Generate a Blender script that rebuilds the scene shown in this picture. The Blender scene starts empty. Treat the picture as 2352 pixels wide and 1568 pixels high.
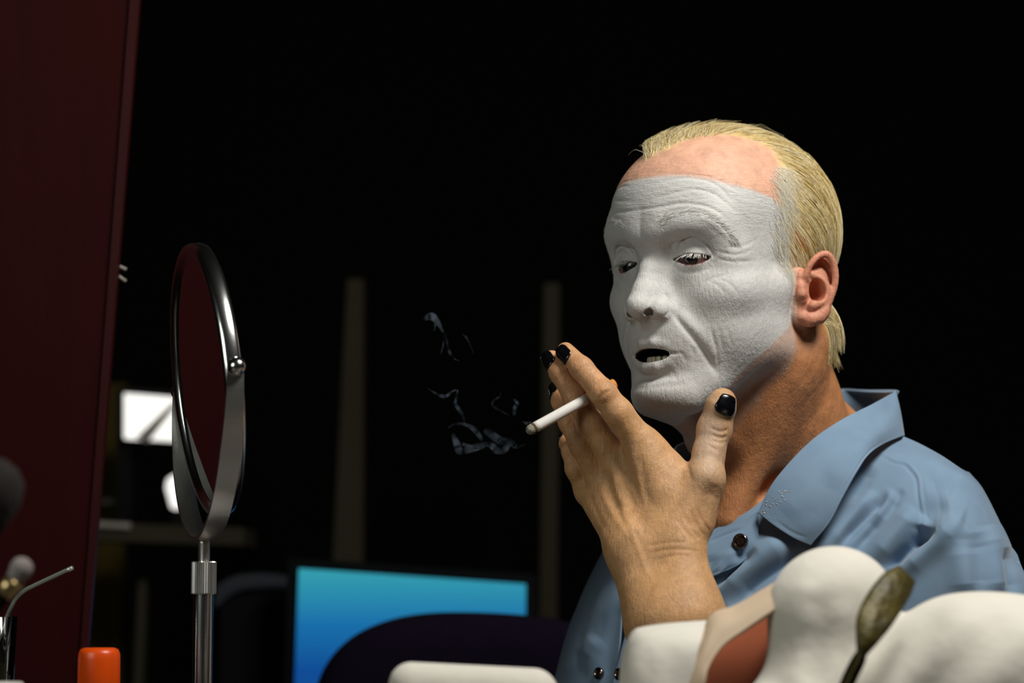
import bpy, bmesh, math, random
import numpy as np
from concurrent.futures import ThreadPoolExecutor
from mathutils import Vector, Matrix
from mathutils.bvhtree import BVHTree

# ------------------------------------------------------------------ camera, world, lights, exposure
sc = bpy.context.scene
COL = sc.collection
IMW, IMH = 2352, 1568
LENS, SENSOR = 85.0, 36.0
FPX = IMW * LENS / SENSOR
PITCH = math.radians(6.0)
CAM = np.array([0.0, 0.0, 0.93])
FWD = np.array([0.0, math.cos(PITCH), math.sin(PITCH)])
UPV = np.array([0.0, -math.sin(PITCH), math.cos(PITCH)])
RGT = np.array([1.0, 0.0, 0.0])
cam_data = bpy.data.cameras.new('camera')
cam_data.lens = LENS; cam_data.sensor_width = SENSOR; cam_data.clip_start = 0.05
cam_data.dof.use_dof = True; cam_data.dof.focus_distance = 1.83; cam_data.dof.aperture_fstop = 5.0
cam = bpy.data.objects.new('camera', cam_data); COL.objects.link(cam)
cam.location = CAM; cam.rotation_euler = (math.pi / 2 + PITCH, 0, 0)
sc.camera = cam
sc.view_settings.view_transform = 'Standard'; sc.view_settings.look = 'None'
sc.view_settings.gamma = 1.0; sc.view_settings.use_curve_mapping = False
sc.view_settings.exposure = 0.0
try:
    sc.cycles.max_bounces = 8; sc.cycles.volume_bounces = 0; sc.cycles.caustics_reflective = False
    sc.cycles.caustics_refractive = False
except Exception:
    pass
world = bpy.data.worlds.new('world'); sc.world = world; world.use_nodes = True
world.node_tree.nodes['Background'].inputs[0].default_value = (0.5, 0.55, 0.6, 1)
world.node_tree.nodes['Background'].inputs[1].default_value = 0.012

def area_light(name, loc, target, size, sizey, power, color):
    l = bpy.data.lights.new(name, 'AREA'); l.shape = 'RECTANGLE'; l.size = size; l.size_y = sizey
    l.energy = power; l.color = color
    o = bpy.data.objects.new(name, l); COL.objects.link(o); o.location = loc
    d = Vector(target) - Vector(loc)
    o.rotation_euler = d.to_track_quat('-Z', 'Y').to_euler()
    return o
area_light('ceiling_lamp_light', (0.58, 1.22, 2.10), (0.25, 1.85, 1.15), 0.50, 0.35, 20.5, (1.0, 0.98, 0.93))
area_light('left_fill_light', (-0.9, 0.9, 1.35), (0.25, 1.85, 1.15), 0.5, 0.5, 3.4, (0.95, 1.0, 0.93))  # weak fill added from the left to lift the shaded side, no actual lamp

# ------------------------------------------------------------------ pixel <-> place
def P(px, py, d):
    """point in metres seen at pixel (px,py), d metres along the view axis"""
    return CAM + d * (FWD + (px - IMW / 2) / FPX * RGT - (py - IMH / 2) / FPX * UPV)
def project(W):
    q = np.asarray(W, float) - CAM
    z = q @ FWD
    return np.stack([IMW / 2 + FPX * (q @ RGT) / z, IMH / 2 - FPX * (q @ UPV) / z, z], -1)

# ------------------------------------------------------------------ head pose (local mm: x forward, y his left, z up)
def rot(yaw, pit, rol):
    B = np.array([[0, 1, 0], [-1, 0, 0], [0, 0, 1]], float)
    cp, sp = math.cos(pit), math.sin(pit); cr, sr = math.cos(rol), math.sin(rol); cy, sy = math.cos(-yaw), math.sin(-yaw)
    return np.array([[cy, -sy, 0], [sy, cy, 0], [0, 0, 1]]) @ B @ np.array([[cp, 0, -sp], [0, 1, 0], [sp, 0, cp]]) @ np.array([[1, 0, 0], [0, cr, -sr], [0, sr, cr]])
HR = rot(math.radians(43.9), math.radians(-3.1), math.radians(-0.4))
HT = np.array([0.17097, 1.930, 0.24379]) + CAM
HS = 1.0177
def to_local(W):      # metres world -> mm head local
    return ((np.asarray(W, np.float64) - HT) @ HR) * (1000.0 / HS)
def to_world(L):
    return (np.asarray(L, np.float64) * (HS / 1000.0)) @ HR.T + HT
def Lp(px, py, d):
    return to_local(P(px, py, d))
def Ly(px, py, y):    # local point on plane y=const along pixel ray
    a = to_local(P(px, py, 1.5)); b = to_local(P(px, py, 2.5))
    t = (y - a[1]) / (b[1] - a[1]); return a + (b - a) * t

# ------------------------------------------------------------------ distance-field toolkit
def smin(a, b, k):
    h = np.clip(0.5 + 0.5 * (b - a) / k, 0, 1)
    return b + (a - b) * h - k * h * (1 - h)
def smax(a, b, k):
    return -smin(-a, -b, k)
def ell(p, c, r):
    c = np.asarray(c, p.dtype); r = np.asarray(r, p.dtype)
    q = (p - c) / r
    k0 = np.sqrt((q * q).sum(1)) + 1e-9
    q2 = q / r
    k1 = np.sqrt((q2 * q2).sum(1)) + 1e-9
    return k0 * (k0 - 1) / k1
def ellr(p, c, r, M):
    """ellipsoid with axes = rows of M"""
    return ell((p - np.asarray(c, p.dtype)) @ np.asarray(M, p.dtype).T, (0, 0, 0), r)
def sph(p, c, r):
    return np.sqrt(((p - np.asarray(c, p.dtype)) ** 2).sum(1)) - r
def cap(p, a, b, ra, rb):
    a = np.asarray(a, p.dtype); b = np.asarray(b, p.dtype)
    ab = b - a; t = np.clip(((p - a) @ ab) / max(float(ab @ ab), 1e-9), 0, 1)
    d = p - a - t[:, None] * ab
    return np.sqrt((d * d).sum(1)) - (ra + (rb - ra) * t)
def chain(p, pts, rs, k=2.0):
    d = None
    for i in range(len(pts) - 1):
        e = cap(p, pts[i], pts[i + 1], rs[i], rs[i + 1])
        d = e if d is None else smin(d, e, k)
    return d
def gau(p, c, s):
    q = (p - np.asarray(c, p.dtype)) / np.asarray(s, p.dtype)
    return np.exp(-(q * q).sum(1))
def gcap(p, a, b, w):
    """gaussian ridge along a segment"""
    d = cap(p, a, b, 0, 0) / w
    return np.exp(-d * d)
def crom(pts, n):
    """Catmull-Rom resampling along the first axis, any dimension"""
    pts = np.asarray(pts, float)
    Q = np.concatenate([2 * pts[:1] - pts[1:2], pts, 2 * pts[-1:] - pts[-2:-1]])
    m = len(pts) - 1
    s = np.linspace(0, m, n); i = np.minimum(s.astype(int), m - 1)
    t = (s - i).reshape((-1,) + (1,) * (pts.ndim - 1))
    p0, p1, p2, p3 = Q[i], Q[i + 1], Q[i + 2], Q[i + 3]
    return 0.5 * ((2 * p1) + (-p0 + p2) * t + (2 * p0 - 5 * p1 + 4 * p2 - p3) * t * t + (-p0 + 3 * p1 - 3 * p2 + p3) * t ** 3)

def sdf_mesh(f, lo, hi, h, depth, lip=1.4, newton=2):
    """sparse surface nets: f(points mm) -> mm"""
    lo = np.asarray(lo, float); hi = np.asarray(hi, float)
    S = h * 2 ** depth
    n = np.ceil((hi - lo) / S).astype(int)
    c = np.stack(np.meshgrid(*[np.arange(k) for k in n], indexing='ij'), -1).reshape(-1, 3)
    def ev(X):
        out = np.empty(len(X), np.float32)
        def job(i):
            out[i:i + 60000] = f(X[i:i + 60000].astype(np.float32))
        with ThreadPoolExecutor(8) as ex:
            list(ex.map(job, range(0, len(X), 60000)))
        return out
    for lv in range(depth + 1):
        d = ev(lo + (c + 0.5) * S)
        c = c[np.abs(d) < S * 0.87 * lip + 0.3 * h]
        if lv < depth:
            off = np.stack(np.meshgrid([0, 1], [0, 1], [0, 1], indexing='ij'), -1).reshape(-1, 3)
            c = (c[:, None, :] * 2 + off[None]).reshape(-1, 3); S *= 0.5
    B = 1 << 20
    def key(a): return (a[:, 0].astype(np.int64) * B + a[:, 1]) * B + a[:, 2]
    off = np.array([[i, j, k] for i in (0, 1) for j in (0, 1) for k in (0, 1)])
    cor = (c[:, None, :] + off[None]).reshape(-1, 3)
    ck = key(cor); uk, inv = np.unique(ck, return_inverse=True)
    first = np.zeros(len(uk), np.int64); first[inv] = np.arange(len(ck))
    val = ev(lo + cor[first] * h)
    V = val[inv].reshape(-1, 8)
    act = (V.min(1) < 0) & (V.max(1) >= 0)
    c = c[act]; V = V[act]
    edges = [(a, b) for a in range(8) for b in range(a + 1, 8) if np.abs(off[a] - off[b]).sum() == 1]
    acc = np.zeros((len(c), 3)); cnt = np.zeros(len(c))
    for a, b in edges:
        va, vb = V[:, a], V[:, b]
        m = (va < 0) != (vb < 0)
        t = np.where(m, va / np.where(m, va - vb, 1), 0)
        acc += np.where(m[:, None], off[a] + t[:, None] * (off[b] - off[a]), 0); cnt += m
    vert = lo + (c + acc / cnt[:, None]) * h
    kk = key(c); order = np.argsort(kk); sk = kk[order]
    def find(cc):
        q = key(cc); i = np.searchsorted(sk, q); i = np.minimum(i, len(sk) - 1)
        return np.where(sk[i] == q, order[i], -1)
    quads = []
    for ax, (u, v) in enumerate([(1, 2), (2, 0), (0, 1)]):
        e = np.zeros(3, int); e[ax] = 1
        b = off.tolist().index(e.tolist())
        m = (V[:, 0] < 0) != (V[:, b] < 0)
        cc = c[m]; flip = V[m, 0] >= 0
        du = np.zeros(3, int); du[u] = 1; dv = np.zeros(3, int); dv[v] = 1
        q = np.stack([find(cc), find(cc - du), find(cc - du - dv), find(cc - dv)], 1)
        q = np.where(flip[:, None], q[:, ::-1], q)
        quads.append(q[(q >= 0).all(1)])
    quads = np.vstack(quads)
    for it in range(newton):
        d0 = ev(vert); e = 0.35 * h; g = np.empty_like(vert)
        for k in range(3):
            dv = np.zeros(3); dv[k] = e
            g[:, k] = (ev(vert + dv) - d0) / e
        st = (d0 / np.maximum((g * g).sum(1), 0.15))[:, None] * g
        ln = np.linalg.norm(st, axis=1, keepdims=True)
        vert = vert - st * np.minimum(1, 0.6 * h / np.maximum(ln, 1e-6))
    return vert, quads

def mesh_obj(name, verts, faces, mat=None, parent=None, smooth=True):
    me = bpy.data.meshes.new(name)
    verts = np.asarray(verts, np.float32)
    if isinstance(faces, np.ndarray):
        nf, k = faces.shape
        me.vertices.add(len(verts)); me.vertices.foreach_set('co', verts.ravel())
        me.loops.add(nf * k); me.loops.foreach_set('vertex_index', faces.astype(np.int32).ravel())
        me.polygons.add(nf); me.polygons.foreach_set('loop_start', np.arange(0, nf * k, k, dtype=np.int32))
        me.update(calc_edges=True); me.validate()
    else:
        me.from_pydata(verts.tolist(), [], faces); me.update()
    if smooth:
        me.polygons.foreach_set('use_smooth', np.ones(len(me.polygons), bool))
    if mat: me.materials.append(mat)
    o = bpy.data.objects.new(name, me); COL.objects.link(o)
    if parent: o.parent = parent
    return o
def vnormals(vert, quads):
    a = vert[quads[:, 2]] - vert[quads[:, 0]]; b = vert[quads[:, 3]] - vert[quads[:, 1]]
    n = np.cross(a, b); N = np.zeros_like(vert)
    for k in range(4):
        for ax in range(3):
            N[:, ax] += np.bincount(quads[:, k], n[:, ax], len(vert))
    return N / np.maximum(np.linalg.norm(N, axis=1, keepdims=True), 1e-12)
def tag(o, label=None, cat=None, group=None, kind=None):
    if label: o['label'] = label
    if cat: o['category'] = cat
    if group: o['group'] = group
    if kind: o['kind'] = kind
    return o

# ------------------------------------------------------------------ the head (local mm)
EYE = np.array([69.5, 31.0, 20.0]); ER = 12.3
LIDU, LIDL = math.radians(10), math.radians(-26)
EA = np.array([-0.26, 0.963, 0.0]); EA /= np.linalg.norm(EA)      # canthal axis, medial -> lateral
EF = np.array([0.963, 0.26, 0.0]); EU = np.array([0, 0, 1.0])
# ear traced in its own plane
E1 = np.array([-0.90, 0.42, 0.0]); E1 /= np.linalg.norm(E1)
E3 = np.array([0.42, 0.90, 0.0]); E3 /= np.linalg.norm(E3)
E2 = np.array([0, 0, 1.0])
EO = Ly(1850, 665, 74.0)
def earpt(px, py, w):
    a = to_local(P(px, py, 1.5)); b = to_local(P(px, py, 2.5)); n = b - a
    t = ((EO + E3 * w - a) @ E3) / (n @ E3)
    q = a + n * t - EO
    return np.array([q @ E1, q @ E2, w])
HELIX = crom([earpt(*p) for p in [(1856, 645, -1), (1851, 636, 1), (1857, 616, 2.5), (1868, 599, 4), (1882, 587, 5), (1897, 583.5, 5.5), (1908, 593, 5.5), (1916, 612, 5.5), (1919, 636, 5.5), (1916, 660, 5), (1908, 682, 4.5), (1900, 702, 4), (1893, 718, 3.5)]], 22)
HELR = np.interp(np.linspace(0, 1, 22), [0, .15, .45, .75, 1], [2.2, 2.4, 2.9, 2.6, 3.4])
ANTI = crom([earpt(*p) for p in [(1862, 630, 0.5), (1880, 638, 2), (1894, 652, 3.2), (1899, 668, 3.6), (1896, 684, 3.6), (1886, 695, 3.4), (1871, 700, 3.6)]], 12)
ANTR = np.interp(np.linspace(0, 1, 12), [0, .5, 1], [2.6, 3.6, 3.4])
LOBE = [earpt(*p) for p in [(1893, 716, 2.5), (1882, 728, 2), (1862, 733, 1), (1838, 728, -1.5)]]
TRAG = [earpt(*p) for p in [(1840, 660, 1.0), (1842, 676, 2.0), (1844, 688, 1.0)]]
CONCH = earpt(1871, 668, -1.5)
FOSSA = [earpt(*p) for p in [(1870, 615, 1.0), (1890, 606, 2.0), (1905, 620, 2.2), (1910, 645, 2.6), (1906, 668, 3.0)]]
EPLATE = [earpt(1884, 630, -2), earpt(1884, 670, -2), earpt(1866, 705, -2)]

def ear_d(q):
    u = q.astype(np.float32) - EO.astype(np.float32)
    e = np.stack([u @ E1.astype(np.float32), u @ E2.astype(np.float32), u @ E3.astype(np.float32)], 1)
    pl = ell(e, EPLATE[0] + [0, 0, 0.5], (12, 16, 3.2))
    pl = smin(pl, ell(e, EPLATE[1], (12, 14, 4.0)), 4)
    pl = smin(pl, ell(e, EPLATE[2], (9, 9, 4.0)), 4)
    # flare towards the skull behind
    pl = smin(pl, cap(e, earpt(1862, 640, -9), earpt(1866, 690, -9), 7, 6), 7)
    pl = smin(pl, cap(e, earpt(1884, 640, -8), earpt(1880, 680, -8), 6, 6), 6)
    fo = chain(e, FOSSA, [2.2, 2.9, 2.8, 2.2, 1.1], 1)
    pl = smax(pl, -fo, 1.5)
    an = chain(e, ANTI, ANTR, 0.3)
    pl = smin(pl, an, 2.5)
    pl = smax(pl, -ell(e, CONCH + [0, 0, 2.0], (6.2, 9.0, 14.0)), 1.4)
    pl = smax(pl, -ell(e, earpt(1853, 690, 2.0), (3.4, 5.0, 4.2)), 1.5)
    he = chain(e, HELIX, HELR, 0.2)
    pl = smin(pl, he, 1.6)
    lo = chain(e, LOBE, [4.4, 4.8, 5.0, 3.8], 3)
    pl = smin(pl, lo, 3.0)
    pl = smin(pl, sph(e, earpt(1866, 703, 3.0), 3.6), 2.5)
    tr = chain(e, TRAG, [3.0, 3.6, 2.6], 2)
    tr = smin(tr, cap(e, earpt(1832, 640, -8), earpt(1832, 716, -7), 9, 8), 5)
    return pl, tr

def eye_parts(p):
    q = p - EYE.astype(np.float32)
    t = q @ EA.astype(np.float32); f = q @ EF.astype(np.float32); u = q @ EU.astype(np.float32)
    rho = np.sqrt(f * f + u * u) + 1e-6
    phi = np.arctan2(u, f)
    s = np.clip((t + 1.0) / 15.5, -1, 1)
    w = np.sqrt(np.maximum(1 - s * s, 0))
    base = math.radians(-4) - 0.0 * s
    # the upper margin is highest medially of centre, the lower lowest laterally
    pu = base + (LIDU - base) * np.clip(w * (1 - 0.12 * s), 0, 1.2)
    plw = base + (LIDL - base) * np.clip(w * (1 + 0.22 * s), 0, 1.3)
    r = np.sqrt((q * q).sum(1))
    return t, f, u, rho, phi, pu, plw, r

def head_d(p):
    """p in local mm (float32), distance in mm"""
    a = p.copy(); a[:, 1] = np.abs(a[:, 1])
    d = ell(p, (-8, 0, 50), (93, 74, 79))
    d = smin(d, ell(p, (37, 0, 56), (60, 66, 59)), 18)
    d = smin(d, ell(p, (40, 0, 2), (46, 63, 60)), 20)
    # jaw and cheeks
    d = smin(d, ell(p, (46, 0, -50), (46, 46, 42)), 18)
    d = smin(d, cap(a, (10, 50, -46), (72, 19, -84), 11, 14), 20)
    d = smin(d, cap(a, (12, 52, -46), (8, 57, -4), 12, 10), 18)
    d = smin(d, ell(p, (62, 0, -34), (33, 37, 33)), 14)
    d = smin(d, ell(p, (80, 0, -83), (18, 22, 16)), 12)
    d = smin(d, ell(a, (36, 40, -30), (36, 27, 37)), 14)
    d = smin(d, ellr(a, (57, 44, -8), (22, 17, 15), [[0.80, -0.60, 0], [0.60, 0.80, 0], [0, 0, 1]]), 14)
    d = smin(d, cap(a, (52, 53, -4), (14, 58, -4), 9, 8), 18)
    # brow ridge
    d = smin(d, cap(a, (83, 12, 44), (66, 44, 46), 11, 10), 16)
    d = smin(d, cap(a, (66, 44, 46), (57, 53, 22), 9, 7), 16)
    # additive sculpting
    d = d - 2.0 * gau(p, (95, 0, 38), (14, 16, 9))
    d = d + 3.0 * gau(a, (20, 70, 45), (28, 20, 24))                   # temple hollow
    d = d + 1.2 * gau(a, (48, 54, -30), (20, 16, 18))                  # cheek hollow
    d = d + 5.5 * gau(a, (88, 32, 28), (14, 13, 8)) - 1.5 * gau(a, (82, 38, 43), (12, 12, 6))                    # orbit
    d = d + 6.0 * gau(a, (90, 19, 23), (10, 6.5, 10))
    d = d + 2.4 * gau(p, (96, 0, -69), (12, 22, 5))                    # chin-lip groove
    # nose and mouth
    m = (p[:, 0] > 55) & (a[:, 1] < 48) & (p[:, 2] > -90) & (p[:, 2] < 55)
    if m.any(): d[m] = nose_mouth(p[m], a[m], d[m])
    # eyes
    m = (np.abs(a - EYE.astype(np.float32)) < 40).all(1)
    if m.any(): d[m] = eyes_in(a[m], d[m])
    return d

NOSTRIL = Ly(1500, 716, 10.0)
def nose_mouth(p, a, d):
    n = chain(p, [(82, 0, 28), (90, 0, 13), (98.5, 0, -4), (104.5, 0, -15)], [8.0, 7.8, 8.4, 10.0], 3)
    n = smin(n, cap(a, (82, 6, 8), (90, 9, -16), 9, 10.5), 7)
    n = smin(n, ell(a, (93.4, 13.4, -18.8), (10.8, 7.6, 8.4)), 3.0)
    n = smin(n, cap(p, (104.5, 0, -22), (96, 0, -27), 3.8, 4.4), 3.5)
    d = smin(d, n, 5.5)
    d = smax(d, -ellr(a, NOSTRIL, (8.2, 4.6, 3.0), [[0.86, -0.51, 0.0], [0.51, 0.86, 0], [0, 0, 1]]), 1.2)
    up = chain(a, [(80, 24.0, -49.6), (89.5, 13, -45.4), (94.4, 5.0, -43.2), (94.2, 0, -43.8)], [2.2, 3.3, 3.9, 3.6], 1)
    dn = chain(a, [(80, 24.0, -50.0), (87.0, 13, -58.8), (90.6, 5, -61.6), (90.8, 0, -61.8)], [2.2, 3.8, 4.8, 4.8], 1)
    d = smin(d, up, 4.0); d = smin(d, dn, 4.5)
    return smax(d, -mouth_d(p), 1.2)
def mouth_d(p):
    return np.minimum(ell(p, (80, 0, -52.6), (24, 18.5, 6.4)), ell(p, (76, 0, -50.4), (14, 24.5, 2.8)))
def eyes_in(a, d):
    t, f, u, rho, phi, pu, plw, r = eye_parts(a)
    lidup = smax(r - (ER + 1.7), (pu - phi) * rho, 0.8)
    lidup = np.maximum(lidup, -f + 1.0)
    lidlo = smax(r - (ER + 1.2), (phi - plw) * rho, 0.8)
    lidlo = np.maximum(lidlo, -f + 1.0)
    d = smin(d, lidup, 1.0); d = smin(d, lidlo, 3.0)
    opening = np.maximum(np.maximum(plw - phi, phi - pu) * rho, np.maximum(np.abs(t + 1.0) - 15.4, 5.0 - f))
    opening = np.maximum(opening, r - 30)
    return smax(d, -np.maximum(opening, 10.5 - r), 0.7)

def ears_smooth(p, d):
    a = p.copy(); a[:, 1] = np.abs(a[:, 1])
    m = np.abs(a - np.array([-14, 76, 0], np.float32)).max(1) < 60
    if m.any():
        e, t = ear_d(a[m])
        dd = smin(d[m], e, 4.0)
        dd = smin(dd, t, 2.5)
        d = d.copy(); d[m] = dd
    return d

# neck and upper chest, in local mm through pixels and depths
NK = [Lp(1742, 800, 1.955), Lp(1775, 960, 1.985), Lp(1815, 1130, 2.01)]
def neck_d(p):
    d = ell(p, NK[0], (54, 52, 70))
    d = smin(cap(p, NK[0], NK[1], 53, 55), cap(p, NK[1], NK[2], 55, 62), 15)
    d = smin(d, cap(p, Lp(1615, 1015, 1.945), Lp(1680, 1190, 1.95), 10, 14), 18)     # throat
    d = smin(d, cap(p, Lp(1842, 780, 1.930), Lp(1680, 1190, 1.925), 12, 9), 30)      # neck muscle
    d = smin(d, cap(p, Lp(1845, 940, 2.03), Lp(2060, 1130, 2.01), 26, 28), 22)         # trapezius
    d = smin(d, cap(p, Lp(1770, 840, 1.93), Lp(1662, 978, 1.93), 28, 22), 26)
    d = smin(d, cap(p, Lp(1545, 945, 1.895), Lp(1612, 1000, 1.935), 8, 10), 14)
    d = smin(d, ell(p, Lp(1790, 1390, 2.01), (85, 150, 110)), 30)
    d = smin(d, cap(p, Lp(1660, 1225, 1.935), Lp(2000, 1140, 1.945), 8, 8), 20)      # collar bone
    return d

# ------------------------------------------------------------------ the raised hand and arm (world mm)
def Wm(px, py, d): return P(px, py, d) * 1000.0
FING = {
    'index':  ([(1477, 1024, 1.782), (1420, 948, 1.778), (1386, 903, 1.778), (1336, 846, 1.788), (1299, 806, 1.800)], [12.0, 10.6, 9.6, 8.3, 6.6]),
    'middle': ([(1424, 1070, 1.795), (1360, 975, 1.796), (1322, 912, 1.797), (1288, 856, 1.803), (1267, 824, 1.811)], [11.5, 9.6, 9.0, 8.0, 6.5]),
    'ring':   ([(1383, 1102, 1.806), (1335, 1018, 1.800), (1310, 968, 1.806), (1291, 921, 1.822), (1282, 893, 1.834)], [11.0, 9.2, 8.6, 7.6, 6.2]),
    'pinky':  ([(1352, 1128, 1.816), (1324, 1076, 1.812), (1314, 1036, 1.816), (1306, 1018, 1.836), (1303, 1008, 1.850)], [10.0, 8.0, 7.4, 6.6, 5.6]),
    'thumb':  ([(1586, 1186, 1.764), (1620, 1100, 1.764), (1628, 1040, 1.772), (1641, 985, 1.778), (1656, 932, 1.776), (1661, 919, 1.776)], [18.5, 14.0, 11.2, 12.2, 10.6, 8.6]),
}
FP = {k: ([Wm(*q) for q in v[0]], v[1]) for k, v in FING.items()}
WRA, WRB = Wm(1455, 1262, 1.765), Wm(1552, 1250, 1.758)
FAA, FAB = Wm(1520, 1440, 1.735), Wm(1584, 1425, 1.730)
ELB = Wm(1760, 1900, 1.80)
SHO = Wm(2140, 1240, 1.985)
HB_LO = np.minimum(Wm(1215, 1420, 1.66), Wm(1215, 1420, 1.9)) ; HB_HI = np.maximum(Wm(1740, 720, 1.66), Wm(1740, 720, 1.9))
def arm_d(p):
    fo = cap(p, WRA, FAA, 19.5, 23.5)
    fo = smin(fo, cap(p, WRB, FAB, 19.5, 24.5), 12)
    fo = smin(fo, cap(p, FAB * .5 + FAA * .5, ELB, 32, 42), 18)
    fo = smin(fo, cap(p, ELB, SHO, 40, 36), 25)
    m = ((p > HB_LO) & (p < HB_HI)).all(1)
    if m.any(): fo[m] = hand_d(p[m], fo[m])
    return fo
def hand_d(p, fo):
    palm = None
    for k, wr in (('index', WRB), ('middle', WRB * .55 + WRA * .45), ('ring', WRA * .8 + WRB * .2), ('pinky', WRA)):
        mc = FP[k][0][0]; r = FP[k][1][0]
        e = cap(p, wr, mc, 17, r)
        palm = e if palm is None else smin(palm, e, 9)
    # thenar web between thumb and index
    palm = smin(palm, cap(p, FP['thumb'][0][0], FP['index'][0][0], 15, 10), 14)
    palm = smin(palm, cap(p, Wm(1590, 1110, 1.772), Wm(1520, 1050, 1.785), 7, 9), 14)
    d = smin(palm, fo, 14)
    th = chain(p, FP['thumb'][0], FP['thumb'][1], 5)
    d = smin(d, th, 7)
    fg = None
    for k in ('index', 'middle', 'ring', 'pinky'):
        e = chain(p, FP[k][0], FP[k][1], 4)
        e = smin(e, sph(p, FP[k][0][2] + np.array([0, -2.0, 0]), FP[k][1][2] - 1.0), 3)   # knuckle
        fg = e if fg is None else smin(fg, e, 0.9)
    d = smin(d, fg, 5.0)
    wm = WRA * .45 + WRB * .55                                                          # tendons
    for k, w in (('index', .8), ('middle', .9), ('ring', .9), ('pinky', .6)):
        mc = FP[k][0][0] + np.array([0, -10, 0]); b = mc + (wm + np.array([0, -18, 0]) - mc) * 0.62
        d = d - w * gcap(p, mc, b, 3.4)
    return d

def body_f(p):
    """whole body, world mm"""
    L = ((p - (HT * 1000).astype(np.float32)) @ HR.astype(np.float32)) * np.float32(1 / HS)
    n = len(p)
    dh = np.full(n, 400, np.float32)
    m = (np.abs(L - np.array([5, 0, 15], np.float32)) < np.array([165, 140, 175], np.float32)).all(1)
    if m.any():
        dh[m] = ears_smooth(L[m], head_d(L[m]))
    dn = np.full(n, 400, np.float32)
    m2 = L[:, 2] < 60
    if m2.any(): dn[m2] = neck_d(L[m2]) * HS
    d = smin(dh * HS, dn, 14)
    da = np.full(n, 400, np.float32)
    c = (Wm(1440, 1100, 1.79)).astype(np.float32)
    m3 = (p[:, 2] < (P(1300, 690, 1.80)[2] * 1000)) & (p[:, 1] < 2030)
    if m3.any(): da[m3] = arm_d(p[m3])
    # hand only meets the rest of the body at the shoulder
    return smin(d, da, 2.0)

def trace(pix, f=None):
    """where pixel rays first meet the body (world mm)"""
    f = f or head_only
    pix = np.asarray(pix, float)
    D = (FWD[None] + ((pix[:, 0] - IMW / 2) / FPX)[:, None] * RGT - ((pix[:, 1] - IMH / 2) / FPX)[:, None] * UPV)
    t = np.full(len(pix), 1.70)
    for _ in range(70):
        X = (CAM + D * t[:, None]) * 1000
        t += f(X.astype(np.float32)) * 0.0007
    return (CAM + D * t[:, None]) * 1000
def head_only(p):
    L = ((p - (HT * 1000).astype(np.float32)) @ HR.astype(np.float32)) * np.float32(1 / HS)
    return smin(ears_smooth(L, head_d(L)) * HS, neck_d(L) * HS, 14)
def mirror_pts(W):
    L = to_local(W / 1000); L[:, 1] *= -1
    return to_world(L) * 1000
def z1(*q): return [(1340 + .28061 * x, 220 + .28061 * y) for x, y in q]
def z2(*q): return [(1340 + .28061 * x, 560 + .28061 * y) for x, y in q]
# creases: pixel trace, half width mm, depth mm, taper
STROKES = [
    (z1((560, 660), (800, 640), (1000, 660), (1150, 710), (1300, 800)), 1.3, 0.35),
    (z1((600, 715), (800, 672), (1000, 690), (1130, 760), (1230, 880)), 1.2, 0.55),
    (z1((560, 840), (760, 790), (900, 765), (1050, 795), (1160, 870), (1260, 960)), 1.3, 0.6),
    (z1((440, 935), (600, 912), (800, 880), (950, 892), (1080, 932), (1190, 1015)), 1.3, 0.8),
    (z1((640, 985), (750, 945), (850, 925), (980, 952), (1090, 1020), (1180, 1110), (1240, 1200)), 1.2, 0.5),
    (z1((900, 1010), (1020, 1060), (1130, 1150), (1200, 1225), (1270, 1225)), 1.5, 0.2),
    (z1((640, 1060), (750, 1020), (880, 985), (1000, 1010), (1110, 1075), (1190, 1150), (1245, 1205)), 4.5, -0.7),
    (z1((560, 1010), (580, 1080)), 1.6, 0.12),
    (z1((1100, 1275), (1250, 1300), (1400, 1255)), 1.1, 0.5),
    (z1((1090, 1330), (1230, 1358), (1420, 1345)), 1.1, 0.5),
    (z1((1150, 1240), (1300, 1230), (1430, 1170)), 1.1, 0.4),
    (z1((765, 1260), (800, 1205), (850, 1175), (910, 1166), (980, 1190), (1040, 1250), (1065, 1330)), 1.3, 2.1),
    (z1((276, 1340), (300, 1285), (350, 1250), (400, 1258), (436, 1292)), 1.3, 1.2),
    (z2((660, 400), (695, 440), (712, 500), (700, 560), (660, 600)), 1.4, 1.1), (z2((590, 440), (640, 405), (690, 420)), 3.0, 0.2),
    (z2((715, 540), (800, 655), (900, 770), (980, 880), (1050, 990), (1092, 1080)), 2.2, 1.5),
    (z2((790, 560), (880, 660), (980, 760), (1060, 880), (1120, 980)), 4.0, -1.1),
    (z2((1040, 680), (1072, 800), (1095, 900), (1102, 1000), (1096, 1110)), 1.0, 0.8),
    (z2((1110, 690), (1130, 800), (1150, 900)), 1.0, 0.4), (z2((1175, 660), (1195, 760), (1215, 840)), 1.0, 0.35),
    (z2((960, 380), (1000, 310), (1090, 270), (1190, 260)), 1.2, 0.45), (z2((1010, 300), (1100, 340), (1170, 420)), 1.2, 0.35),
    (z2((1080, 270), (1200, 330), (1290, 430)), 1.2, 0.35), (z2((740, 190), (830, 235), (960, 225), (1060, 190)), 1.3, 0.4),
    (z2((640, 890), (700, 893), (775, 896)), 1.0, 1.6), (z2((775, 890), (815, 905), (840, 970)), 1.4, 0.6), (z2((690, 990), (730, 1050), (770, 1120)), 1.2, 0.4),
    (z2((890, 830), (905, 920), (890, 1000)), 1.3, 0.5), (z2((440, 860), (420, 920)), 1.2, 0.5),
    (z2((520, 1190), (600, 1165), (720, 1158), (860, 1145)), 3.0, 0.8),
    (z2((560, 1090), (640, 1070), (740, 1085)), 3.0, 0.7),
]
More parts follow.
